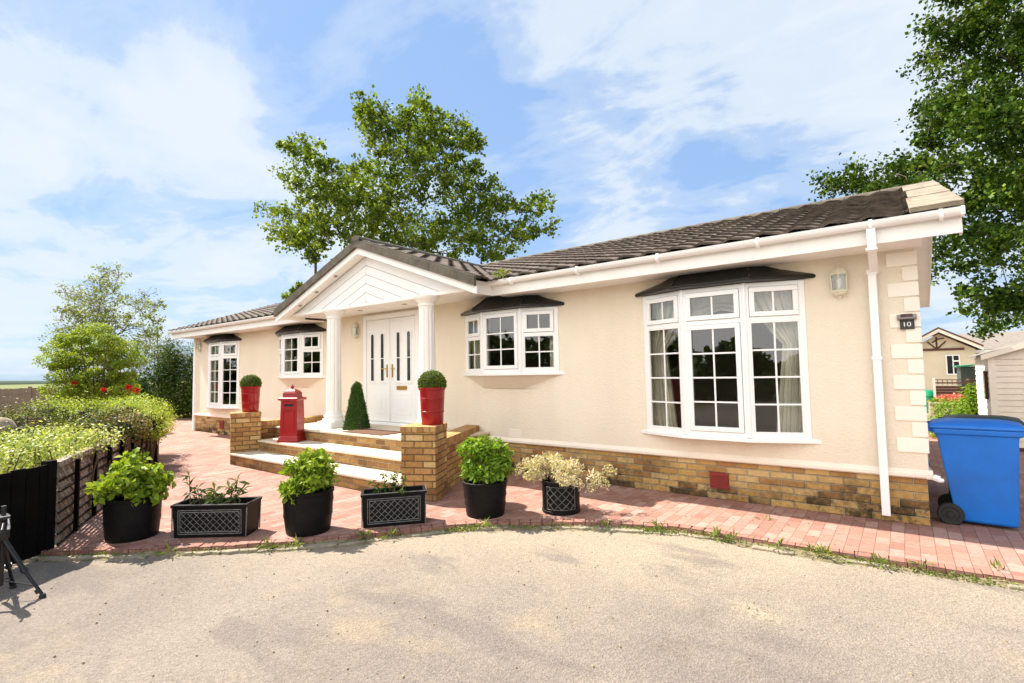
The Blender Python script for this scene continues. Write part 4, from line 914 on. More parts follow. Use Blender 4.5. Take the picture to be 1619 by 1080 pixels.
# ---------------------------------------------------------------- wall lanterns
def lantern(loc, label):
    t = thing('wall_lantern', label, 'lantern', loc, 0, 'half lanterns on the front wall')
    hexa = lambda r, z, n=6: [(r*math.cos(a), -.055+r*.9*math.sin(a), z) for a in [math.pi/6+2*math.pi*i/n for i in range(n)]]
    m = MB(); m.loft([hexa(r, z) for r, z in ((.030,-.115),(.058,-.10),(.066,-.085),(.078,-.08),(.080,-.065),(.060,-.06),(.058,-.058))]); m.loft([hexa(r, z) for r, z in ((.080,.095),(.084,.10),(.080,.108),(.062,.14),(.040,.165),(.018,.178),(.008,.185))])
    m.lathe([(.006,.183),(.011,.192),(.006,.20),(.003,.212)], 8, 0, -.055); m.lathe([(.012,-.115),(.018,-.125),(.01,-.135),(.004,-.15)], 8, 0, -.055)
    m.box(-.04, .04, -.012, .0, -.10, .12); m.tube([(0,-.0,-.02),(0,-.02,-.02)], .02, 8)
    m.build('lantern_body', 'lantern', t, bevel=.002)
    m = MB(); A = hexa(.070, -.06); B = hexa(.078, .097)
    for a, b_ in zip(A, B): m.tube([a, b_], .0055, 5)
    m.build('glazing_frame', 'lantern', t)
    m = MB(); A = hexa(.066, -.058); B = hexa(.073, .096); m.loft([A, B], False); m.build('glass', 'glass', t)
    m = MB(); m.lathe([(.014,-.05),(.016,-.01),(.022,.02),(.018,.05),(.005,.062)], 10, 0, -.055); m.build('bulb', 'white', t, smooth=True)
    return t
l1 = lantern((-.615,0,2.325), 'white half lantern on the render right of the large bay window nearest the blue bin')
dup(l1, (-8.66,0,2.34), 0, 'small half lantern on the wall just left of the white double doors')
dup(l1, (-15.87,0,2.36), 0, 'small half lantern at the far left end of the house by the corner board')

# ---------------------------------------------------------------- house number
hn = thing('house_number_sign', 'small solar lit plaque with the number 10 on the right corner quoins', 'sign', (-.09,-.016,1.88))
m = MB(); m.prism([(-.075,0,.045),(-.075,-.055,.052),(-.075,-.06,.065),(-.075,-.0,.10)], (.15,0,0)); m.build('solar_housing', 'greyplastic', hn, bevel=.003)
m = MB(); m.prism([(-.045,-.052,.071),(.045,-.052,.071),(.045,-.008,.098),(-.045,-.008,.098)], (0,-.003,.004)); m.build('solar_panel', 'solar', hn)
m = MB(); m.box(-.055,.055,-.014,0,-.045,.045); m.build('plaque', 'plaque', hn, bevel=.002)
for ch, xx in (('1', -.021), ('0', .014)):
    cu = bpy.data.curves.new('digit', 'FONT'); cu.body = ch; cu.size = .072; cu.extrude = .0012; cu.align_x = 'CENTER'; cu.align_y = 'CENTER'
    tmp = bpy.data.objects.new('digit_tmp', cu); col.objects.link(tmp); dg = bpy.context.evaluated_depsgraph_get(); me = bpy.data.meshes.new_from_object(tmp.evaluated_get(dg)); bpy.data.objects.remove(tmp)
    me.materials.clear(); me.materials.append(MT['foam']); o = bpy.data.objects.new('digit', me); col.objects.link(o); o.parent = hn; o.location = (xx, -.0155, .0); o.rotation_euler = (R(90), 0, 0); o.scale = (1, .86, 1)

# ---------------------------------------------------------------- bins
def wheelie(name, label, mat, loc, rz, s=1, group=None):
    t = thing(name, label, 'wheelie bin', loc, rz, group)   # length along x (wheels at -x), y = width
    m = MB(); m.rects([(z*s, x0*s, x1*s, -y*s, y*s) for z, x0, x1, y in ((.03,-.17,.24,.20),(.05,-.19,.26,.22),(.50,-.255,.283,.25),(.86,-.30,.300,.272),(.90,-.305,.305,.275),(.905,-.33,.335,.295),(.955,-.335,.34,.297),(.957,-.32,.325,.285))]); m.build('body', mat, t, bevel=.012)
    m = MB(); m.rects([(z*s, x0*s, x1*s, -y*s, y*s) for z, x0, x1, y in ((.958,-.36,.36,.305),(.985,-.365,.362,.305),(1.005,-.34,.33,.28),(1.03,-.22,.20,.20),(1.036,-.15,.12,.14))]); m.build('lid', mat, t, bevel=.012)
    m = MB(); m.tube([(-.40*s,-.24*s,.94*s),(-.41*s,0,.94*s),(-.40*s,.24*s,.94*s)], .018*s, 10)
    for y in (-.24, -.08, .08, .24): m.box(-.40*s, -.32*s, (y-.012)*s, (y+.012)*s, .92*s, .985*s)
    m.build('handle', mat, t, smooth=True, auto=40)
    for y in (-1, 1):
        m = MB(); Mx = Matrix.Translation((-.235*s, y*.245*s, .10*s)) @ Matrix.Rotation(R(90), 4, 'X')
        m.lathe([(.02,-.03),(.060,-.03),(.068,-.026),(.092,-.028),(.10,-.018),(.10,.018),(.092,.028),(.068,.026),(.060,.018),(.03,.018),(.026,.03),(.005,.03)] if y < 0 else [(.005,-.03),(.026,-.03),(.03,-.018),(.060,-.018),(.068,-.026),(.092,-.028),(.10,-.018),(.10,.018),(.092,.028),(.02,.03)], 28, mat=Mx); m.build('wheel', 'rubber', t, smooth=True, auto=40)
    m = MB(); m.tube([(-.235*s,-.23*s,.10*s),(-.235*s,.23*s,.10*s)], .012, 8); m.build('axle', 'metalblk', t); return t
wheelie('wheelie_bin', 'bright blue wheelie bin with lid shut at the right corner of the house', 'blue', (.375,.42,0), R(-3), .93)
wheelie('wheelie_bin', 'dark wheelie bin mostly hidden behind the blue one beside the house wall', 'bin_dark', (.50,1.35,0), R(-3), .90)
wb_ = thing('compost_bin', 'green rounded plastic garden container half hidden by the house corner behind the bins', 'compost bin', (.42,15.2,-.05))
m = MB(); m.lathe([(.36,0),(.35,.1),(.32,.45),(.30,.50),(.31,.53),(.25,.64),(.12,.71),(.02,.73)], 28); m.build('barrel', 'green', wb_, smooth=True, auto=40)

# ---------------------------------------------------------------- tripod
tr_ = thing('tripod', 'black photographic tripod cut by the left edge of the photo on the road', 'tripod', (-5.33,-5.42,-.055))
ap = Vector((.0,-.0,.44)); feet = [Vector((.20,.19,0)),Vector((-.02,.04,0)+0*ap) if False else Vector((-.22,.10,0)),Vector((.10,-.23,0))]
for f_ in feet:
    m = MB(); top = ap+(f_-ap)*.02; k1 = ap+(f_-ap)*.55; m.tube([top, k1], .016, 10); m.tube([k1, f_+Vector((0,0,.02))], .011, 10); m.tube([k1+(ap-f_)*.03, k1-(ap-f_)*.03], .021, 10)
    k2 = ap+(f_-ap)*.86; m.tube([k2, k2+(f_-ap)*.06], .018, 10); o = m.build('leg', 'metalblk', tr_, smooth=True, auto=40)
    q = MB(); q.lathe([(.020,-.0),(.022,.012),(.014,.03)], 12, f_.x, f_.y); q.build('rubber_foot', 'rubber', o)
    b_ = MB(); b_.tube([ap*.32, ap+(f_-ap)*.80], .005, 6); b_.build('brace', 'metalblk', tr_)
m = MB(); m.tube([(0,0,.10),(0,0,.66)], .015, 12); m.lathe([(.03,.42),(.036,.43),(.036,.50),(.028,.51)], 18); m.build('centre_column', 'metalblk', tr_, smooth=True, auto=40)
m = MB(); m.lathe([(.022,.50),(.03,.52),(.03,.555),(.02,.57)], 16); m.box(-.045,.05,-.032,.032,.565,.585); m.tube([(.03,0,.56),(.17,-.03,.52)], .008, 8); m.build('pan_head', 'metalblk', tr_, bevel=.003)
m = MB(); m.box(-.045,.045,-.03,.03,.586,.596); m.tube([(.052,.02,.575),(.060,.02,.50)], [.006,.012], 8); m.build('camera_plate', 'chrome', tr_, bevel=.002)

# ---------------------------------------------------------------- fences
lf = thing('lattice_fence', 'low weathered lapped board fence with vertical battens beside the big tub', 'fence', (-6.30,-4.97,0), math.atan2(2.17,-4.36))
Lf = 4.9; H = .76
def lap(n, z0, z1, x0, x1, seed):
    m = MB(); rr = random.Random(seed); hh = (z1-z0)/n
    for k in range(n):
        za = z0+k*hh; xx = x0
        rings = []; m2 = []
        cnt = 40; A = []; B = []
        for i in range(cnt+1):
            x = x0+(x1-x0)*i/cnt; w_ = .004*math.sin(x*5+seed+k*2)+.003*math.sin(x*17+k)
            A.append((x, -.042, za-.010+w_)); B.append((x, .004, za+hh+.004))
        A2 = [(x, y+.012, z) for x, y, z in A]; B2 = [(x, y+.012, z) for x, y, z in B]
        V = A+B+A2+B2; c1 = cnt+1; F = []
        for i in range(cnt): F += [(i, c1+i, c1+i+1, i+1), (2*c1+i, 2*c1+i+1, 3*c1+i+1, 3*c1+i), (i, i+1, 2*c1+i+1, 2*c1+i)]
        m.add(V, F)
    return m
lap(7, .03, H-.05, 0, Lf, 3).build('lapped_boards', 'lap', lf)
for k in range(7): m = MB(); m.box(0, Lf, -.058, -.046, .012+k*.094, .028+k*.094); m.build('lap_shadow_strip', 'blackwood', lf)  # black strips stand for the shadow under each lapped board
x = .46
while x < Lf: m = MB(); m.box(x-.022, x+.022, -.085, -.050, .02, H-.04); m.build('batten', 'blackwood', lf, bevel=.003); x += .62
m = MB(); m.box(0, Lf, -.056, .03, H-.05, H-.0); m.build('cap_rail', 'lap', lf, bevel=.003)
for x in (1.83, 3.66, 4.86): m = MB(); m.box(x-.035, x+.035, -.06, .03, 0, H-.01); m.build('post', 'blackwood', lf, bevel=.004)
bf = thing('garden_gate_panel', 'black stained board fence panel at the left edge of the photo', 'fence', (-6.29,-4.985,-.05), math.atan2(-.92,.62))
m = MB(); x = .0
while x < 1.5: m.box(x+.004, x+.115, .0, .022, .03, .80+.006*math.sin(x*31)); x += .12
m.build('boards', 'blackwood', bf, bevel=.003)
m = MB(); m.box(-.02, 1.5, -.03, .0, .10, .16); m.box(-.02, 1.5, -.03, .0, .64, .70); m.build('rail', 'blackwood', bf)
m = MB(); m.box(-.035, .045, -.05, .03, 0, .83); m.build('post', 'blackwood', bf, bevel=.004)
ff = thing('board_fence', 'tan close boarded fence at the end of the garden below the distant field', 'fence', (-27.3,-3.4,-.1), math.atan2(4.5, 1.7)+0)
m = MB(); x = -3; rr = random.Random(2)
while x < 9: m.box(x, x+.095, 0, .02+rr.uniform(0, .006), 0, 1.32+rr.uniform(-.01, .01)); x += .10
m.build('boards', 'fencefar', ff); m = MB(); m.box(-3, 9, .03, .07, .3, .38); m.box(-3, 9, .03, .07, 1.0, 1.08); m.build('rail', 'fencefar', ff)
for x in np.arange(-3, 9.1, 2.4): m = MB(); m.box(float(x)-.05, float(x)+.05, -.03, .06, 0, 1.38); m.build('post', 'fencefar', ff)

# ---------------------------------------------------------------- hedges and garden plants
def hedge(name, label, cat, mat, cells, n, size, shell=.6, group=None, sk=.06, aspect=.55, inner=True, stems=True):
    inner = name in ('bronze_hedge', 'golden_hedge')
    loc = cells[0][:2]; t = thing(name, label, cat, (loc[0], loc[1], 0)); P = []; O_ = []; tot = sum(c[3]*c[4]+c[3]*c[5] for c in cells)
    for c in cells:
        k = int(n*(c[3]*c[4]+c[3]*c[5])/tot); q = ball(k, (c[0]-loc[0], c[1]-loc[1], c[2]), c[3:6], shell); q = q[q[:, 2] > .01]
        P.append(q); o = (q-np.array((c[0]-loc[0], c[1]-loc[1], c[2])))/np.array(c[3:6]); O_.append(o)
    P = np.concatenate(P); O_ = np.concatenate(O_)
    P = P+rng.normal(0, sk*.5, P.shape)
    sh_ = rng.uniform(size=len(P)) < .05; P[sh_] += O_[sh_]*rng.uniform(.03, .16, (int(sh_.sum()), 1)); P[sh_, 2] += rng.uniform(0, .07, int(sh_.sum())); leaves('foliage', P, size, mat, t, up=.35, aspect=aspect, outward=O_*.8, fold=size > .06)
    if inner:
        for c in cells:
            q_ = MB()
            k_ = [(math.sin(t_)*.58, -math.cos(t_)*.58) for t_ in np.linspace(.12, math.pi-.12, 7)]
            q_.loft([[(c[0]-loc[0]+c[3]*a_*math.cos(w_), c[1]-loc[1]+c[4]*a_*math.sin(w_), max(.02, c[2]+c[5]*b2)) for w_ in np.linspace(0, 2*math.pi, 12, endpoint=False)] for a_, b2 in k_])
            q_.build('inner_dark_core', 'inner', t, smooth=True)  # dark lump stands for branches and the shade between the leaves
    if stems:
        s = MB(); r3 = random.Random(len(P))
        for c in cells:
            for k in range(7):
                a = (c[0]-loc[0]+r3.uniform(-.3, .3)*c[3], c[1]-loc[1]+r3.uniform(-.3, .3)*c[4], 0); e = (c[0]-loc[0]+r3.uniform(-.8, .8)*c[3], c[1]-loc[1]+r3.uniform(-.8, .8)*c[4], c[2]+r3.uniform(.2, .8)*c[5]); s.tube([a, ((a[0]*.6+e[0]*.4), (a[1]*.6+e[1]*.4), e[2]*.55), e], [.014, .010, .004], 5)
        s.build('stems', 'twig', t)
    return t
hedge('variegated_shrub', 'low cream and yellow leaved shrub spilling over the black fence panel', 'shrub', 'lf_var', [(-6.75,-5.35,.70,.42,.40,.26),(-7.4,-5.1,.72,.45,.42,.27),(-8.0,-4.85,.72,.42,.42,.27),(-8.5,-4.40,.72,.40,.38,.24),(-7.7,-4.62,.76,.40,.34,.20),(-7.0,-4.95,.76,.38,.30,.20),(-6.75,-4.80,.82,.24,.16,.10),(-7.25,-4.52,.82,.26,.17,.12),(-7.8,-4.22,.82,.28,.17,.13),(-6.4,-5.9,.72,.4,.4,.24)], 9500, .036)
hedge('bronze_hedge', 'rounded bronze and green hedge behind the lattice fence', 'hedge', 'lf_brown', [(-9.4,-4.75,.70,.6,.55,.46),(-10.2,-4.5,.72,.6,.6,.48),(-8.8,-4.7,.60,.40,.35,.36),(-9.7,-3.62,.74,.55,.38,.36),(-8.9,-4.1,.72,.5,.35,.30),(-8.45,-3.86,.84,.26,.20,.16),(-8.9,-3.66,.80,.30,.22,.20),(-9.3,-3.46,.78,.28,.22,.22)], 15000, .034)
hedge('golden_hedge', 'bright golden green clipped hedge at the far end of the lattice fence', 'hedge', 'lf_gold', [(-10.4,-3.30,.78,.62,.50,.42),(-9.8,-3.18,.76,.30,.26,.26),(-10.2,-2.96,.74,.32,.28,.30),(-10.65,-2.78,.72,.35,.30,.32),(-11.0,-3.05,.76,.62,.5,.46),(-11.6,-2.7,.76,.6,.5,.46),(-12.0,-2.4,.70,.5,.45,.42),(-11.2,-4.0,.80,.6,.5,.45),(-10.6,-3.7,.78,.6,.5,.44)], 21000, .034)
hedge('low_perennials', 'patch of low pale green garden plants before the tan board fence', 'plants', 'lf_hyd2', [(-13.5,-5.0,.45,.9,.7,.35),(-14.8,-4.6,.40,.9,.7,.36),(-12.4,-4.9,.42,.7,.5,.33),(-16,-3.8,.4,1.,.8,.35)], 5000, .06)
hedge('garden_shrub', 'rounded green shrub cut by the left edge of the photo', 'shrub', 'lf_hyd', [(-12.6,-5.05,1.0,.45,.45,.42),(-12.9,-5.2,.65,.5,.5,.4),(-12.7,-5.0,.45,.4,.4,.4)], 3500, .055)
bt = thing('stone_bird_table', 'small stone garden feature with a grey domed slate roof among the shrubs', 'ornament', (-8.78,-4.98,0)); bt.scale = (.50, .50, 1.07)
m = MB(); m.lathe([(.30,.86),(.31,.88),(.24,.95),(.12,.99),(.02,1.0)], 20); m.build('domed_roof', 'stone', bt, smooth=True, auto=40)
m = MB(); 
for x, y in ((-.18,-.1),(.2,-.1),(.0,.2),(.2,.15)): m.rects([(0,x-.05,x+.05,y-.05,y+.05),(.87,x-.045,x+.045,y-.045,y+.045)])
m.build('stone_pillar', 'stone', bt, bevel=.01)

def tree(name, label, cat, clumps, base, trunk_top, r0, leafmat_, lsize, per, sub=5, fold=False, group=None, spread=.9, twigs=True, mat='bark'):
    t = thing(name, label, cat, base, 0, group); B = Vector(base); rr = random.Random(len(clumps)+int(lsize*1000))
    T = MB(); tt = Vector(trunk_top)-B; path = [Vector((0,0,0)), tt*.35+Vector((.1,.05,0)), tt*.7+Vector((-.08,.06,0)), tt]
    T.tube(path, [r0*1.15, r0*.85, r0*.7, r0*.5], 12)
    nodes = [(path[1], r0*.7), (path[2], r0*.6), (path[3], r0*.45)]; P = []
    C = sorted([(Vector(c[:3])-B, c[3]) for c in clumps], key=lambda c: (c[0]-tt).length)
    for c, r in C:
        best = min(nodes, key=lambda q: (q[0]-c).length+max(0, (q[0].z-c.z))*.8+(q[0]-tt).length*.25)
        a, ra = best; r1 = max(.012, min(ra*.72, .035+.03*(c-a).length)); mid = a.lerp(c, .5)+Vector((rr.uniform(-.12,.12), rr.uniform(-.12,.12), rr.uniform(-.05,.2)))*(c-a).length
        T.tube([a, mid, c], [r1, r1*.75, r1*.45], 6); nodes.append((mid, r1*.8)); nodes.append((c, r1*.55))
        for k in range(sub):
            d = Vector((rr.gauss(0,1), rr.gauss(0,1), rr.gauss(0,.8))).normalized()*r*rr.uniform(.45, 1.15)*spread; e = c+d
            if twigs: T.tube([c, c+d*.5+Vector((0,0,.03)), e], [max(.008, r1*.3), .007, .004], 4)
            n = int(per*rr.uniform(.5, 1.4)); s = r*rr.uniform(.15, .36)
            P.append(np.array(e)+rng.normal(0, 1, (n, 3))*np.array([s, s, s*.85]))
    T.build('trunk', mat, t, smooth=True, auto=60); P = np.concatenate(P); leaves('crown', P, lsize, leafmat_, t, up=.25, aspect=.75, fold=fold); return t
CEN = ((-21.6,6.2,7.9,0.4),(-17.4,8.9,10.7,0.5),(-15.9,6.9,7.8,0.5),(-17.3,4.7,9.5,0.3),(-15.9,6.8,9.3,0.3),(-18.5,5.5,9.8,0.3),(-17.1,11.5,13.6,0.6),(-21.3,5.8,11.6,0.5),(-12.7,10.3,8.3,0.4),(-12.8,11.5,7.4,0.5),(-20.9,6.3,10.0,0.5),(-17.9,7.4,10.4,0.5),(-16.3,8.4,10.7,0.3),(-22.6,5.4,9.0,0.5),(-17.6,7.4,12.3,0.6),(-15.0,12.0,10.3,0.4),(-17.0,8.9,6.8,0.4),(-21.3,8.0,10.6,0.3),(-15.1,12.2,8.2,0.5),(-13.9,6.9,9.3,0.5),(-15.8,8.8,12.1,0.4),(-16.8,9.2,9.3,0.4),(-20.1,7.1,7.8,0.3),(-16.4,5.8,11.9,0.4),(-13.7,9.2,9.8,0.4),(-15.4,6.1,11.0,0.5),(-16.9,8.8,12.3,0.5),(-18.9,4.8,8.0,0.5),(-13.7,8.5,9.0,0.5),(-19.0,5.9,8.8,0.4),(-16.3,5.4,8.1,0.3),(-17.8,6.2,7.1,0.5),(-17.4,10.4,13.4,0.6),(-14.0,9.4,9.6,0.4),(-14.8,9.6,11.3,0.4),(-21.2,7.1,9.4,0.6),(-19.3,7.9,7.6,0.5),(-18.9,5.1,6.8,0.5),(-15.1,8.6,7.3,0.4),(-18.8,4.6,9.0,0.3),(-22.1,5.6,7.7,0.5),(-19.7,8.1,9.8,0.4),(-13.9,7.0,10.6,0.3),(-20.6,7.8,8.5,0.3),(-19.0,4.4,6.8,0.3),(-17.5,5.1,7.6,0.5),(-17.2,5.1,9.3,0.4),(-14.8,8.3,9.8,0.3),(-21.8,7.5,10.1,0.5),(-13.8,8.8,8.3,0.4),(-16.9,11.5,9.8,0.5),(-20.6,8.4,8.2,0.4),(-18.7,7.3,9.8,0.5),(-14.0,6.8,11.6,0.4),(-14.7,6.6,7.1,0.5),(-22.2,7.1,8.8,0.6),(-15.6,7.7,6.6,0.5),(-18.5,4.5,6.6,0.3),(-13.4,12.8,8.1,0.6),(-13.0,9.0,8.0,0.4),(-12.0,12.2,7.7,0.4),(-16.4,6.5,10.4,0.3),(-15.4,9.8,10.7,0.3),(-16.1,5.7,11.4,0.3),(-16.4,6.5,8.6,0.3),(-17.0,9.2,10.3,0.4),(-13.7,8.7,7.8,0.4),(-16.3,7.7,11.6,0.4),(-16.8,5.1,8.1,0.3),(-13.4,9.8,6.9,0.5),(-15.0,10.4,8.4,0.5),(-20.8,6.9,10.0,0.3),(-17.4,9.3,13.0,0.3),(-17.0,11.1,12.7,0.6),(-21.9,6.4,8.5,0.5),(-16.2,11.7,11.3,0.6),(-17.6,7.2,7.7,0.3),(-16.4,6.7,12.0,0.3),(-16.8,10.8,9.9,0.4),(-17.7,5.9,9.2,0.4),(-20.7,7.3,9.2,0.6),(-18.2,9.5,7.9,0.5),(-15.8,5.9,10.4,0.5),(-20.8,5.5,8.3,0.6),(-12.8,9.0,6.1,0.4),(-15.8,8.9,11.3,0.4),(-18.7,8.3,8.3,0.5),(-13.8,8.2,10.0,0.3),(-20.8,7.9,10.1,0.6),(-16.7,7.7,7.4,0.5),(-20.2,5.9,9.2,0.4),(-19.1,9.2,11.6,0.5),(-15.3,11.3,7.4,0.5),(-14.7,10.9,9.2,0.5),(-18.3,8.2,9.3,0.6),(-14.8,10.3,7.3,0.3),(-16.2,8.2,8.0,0.4),(-18.2,8.0,8.8,0.4),(-18.7,5.5,7.0,0.3),(-19.2,8.2,10.4,0.4),(-16.4,11.0,9.0,0.4),(-15.7,9.4,12.0,0.4),(-12.8,8.0,6.7,0.5),(-15.0,9.0,11.0,0.5),(-18.5,8.9,7.4,0.5),(-16.8,6.3,7.7,0.5),(-12.8,8.3,10.3,0.4),(-15.1,6.9,11.7,0.3),(-14.5,8.0,6.7,0.3),(-16.4,12.0,8.4,0.5),(-16.4,5.8,6.9,0.4),(-15.0,6.9,9.9,0.3),(-13.1,10.1,7.1,0.4),(-15.5,8.6,6.8,0.5),(-21.8,6.2,10.9,0.6),(-16.0,10.1,6.8,0.4),(-16.1,9.5,11.3,0.5),(-15.5,7.8,12.6,0.4),(-13.5,9.1,7.7,0.5),(-21.9,6.6,7.5,0.6),(-16.6,7.4,12.2,0.5),(-17.6,9.7,13.8,0.4),(-18.5,5.8,9.2,0.4),(-14.1,11.0,6.7,0.3),(-17.0,11.7,11.4,0.6),(-20.2,5.7,11.0,0.3),(-16.0,5.5,8.4,0.5),(-19.1,10.1,7.7,0.6),(-14.8,12.6,7.4,0.6),(-20.7,5.6,10.0,0.6),(-14.6,11.6,8.8,0.4),(-11.9,11.6,8.7,0.4),(-16.3,11.6,10.3,0.4),(-15.4,5.9,7.5,0.3),(-14.3,7.0,10.4,0.3),(-13.5,7.5,8.7,0.3),(-18.0,4.6,6.8,0.4),(-12.8,11.1,7.0,0.5),(-17.7,10.1,7.2,0.5),(-14.2,10.4,8.0,0.4),(-19.2,8.9,7.7,0.5),(-16.0,7.1,11.5,0.5),(-20.0,7.7,7.6,0.6),(-16.4,8.9,9.5,0.4),(-18.4,10.7,8.5,0.5),(-16.8,8.6,9.4,0.6),(-13.7,9.7,9.1,0.4),(-16.7,11.6,7.7,0.6),(-19.3,8.5,10.9,0.4),(-16.4,5.6,9.4,0.4),(-20.3,7.2,10.4,0.5),(-17.3,7.8,8.0,0.5),(-18.3,10.5,12.2,0.6),(-15.6,6.2,7.9,0.3),(-13.5,11.9,8.0,0.3),(-16.8,6.7,8.3,0.4),(-16.4,6.4,6.6,0.4),(-20.7,8.0,10.9,0.5),(-18.9,5.7,7.9,0.4),(-18.6,6.3,8.4,0.3),(-15.0,8.7,12.1,0.4),(-13.4,8.6,10.8,0.4),(-17.4,8.5,11.4,0.4),(-12.8,11.5,8.5,0.3),(-19.2,7.5,8.9,0.5),(-19.8,4.7,10.9,0.3),(-14.6,12.1,9.4,0.5),(-14.9,9.9,9.1,0.5),(-15.1,7.1,11.3,0.4),(-17.0,5.7,8.0,0.5),(-12.8,10.5,7.2,0.5),(-13.5,10.3,9.0,0.5),(-13.1,12.5,9.1,0.5),(-18.1,5.6,7.4,0.4),(-19.3,8.2,13.2,0.6),(-16.2,7.0,10.3,0.5),(-18.0,8.5,8.8,0.5),(-14.5,8.8,9.6,0.5),(-14.9,9.5,7.8,0.4),(-17.9,9.3,8.4,0.4),(-17.6,8.2,9.8,0.6),(-15.4,5.5,11.2,0.3),(-12.0,9.2,6.1,0.4),(-13.9,6.5,9.4,0.4),(-19.7,9.6,8.7,0.6),(-17.5,9.8,12.5,0.4),(-14.5,10.1,11.3,0.4),(-20.0,6.1,7.9,0.4),(-17.9,8.2,7.4,0.5),(-19.7,4.3,7.6,0.5),(-21.3,8.3,9.8,0.4),(-18.4,9.3,12.3,0.5),(-14.5,8.2,7.6,0.3),(-21.3,5.6,7.7,0.4),(-17.9,4.9,9.2,0.5),(-12.5,7.9,10.3,0.3),(-15.7,7.3,8.6,0.4),(-15.0,9.8,6.9,0.5),(-16.5,7.1,8.9,0.3),(-16.4,9.6,10.4,0.5),(-18.7,9.2,10.7,0.3),(-18.8,4.9,10.7,0.5),(-20.1,8.0,10.7,0.6),(-14.4,8.4,7.2,0.5),(-18.4,8.9,11.6,0.3),(-20.6,8.3,8.9,0.3),(-17.4,10.7,9.5,0.5),(-14.6,7.9,11.9,0.3),(-13.6,8.1,11.1,0.4),(-15.9,7.0,6.7,0.4),(-15.5,10.9,7.2,0.5),(-17.5,10.7,8.6,0.4),(-14.9,8.0,10.3,0.4),(-18.1,10.1,11.1,0.4),(-20.4,6.4,7.0,0.5),(-16.9,8.8,11.5,0.5),(-14.7,6.9,9.0,0.5),(-12.4,9.2,8.1,0.3),(-15.0,5.8,10.4,0.3),(-19.5,5.8,11.0,0.5),(-17.0,9.9,7.6,0.4),(-15.3,6.5,8.2,0.3),(-12.8,12.2,7.6,0.3),(-20.3,8.6,14.0,0.4),(-11.3,10.7,8.0,0.3),(-16.6,8.9,7.1,0.4),(-16.2,7.5,9.5,0.4),(-17.2,6.6,12.7,0.4),(-13.3,8.0,6.6,0.4),(-14.5,12.8,9.4,0.3))
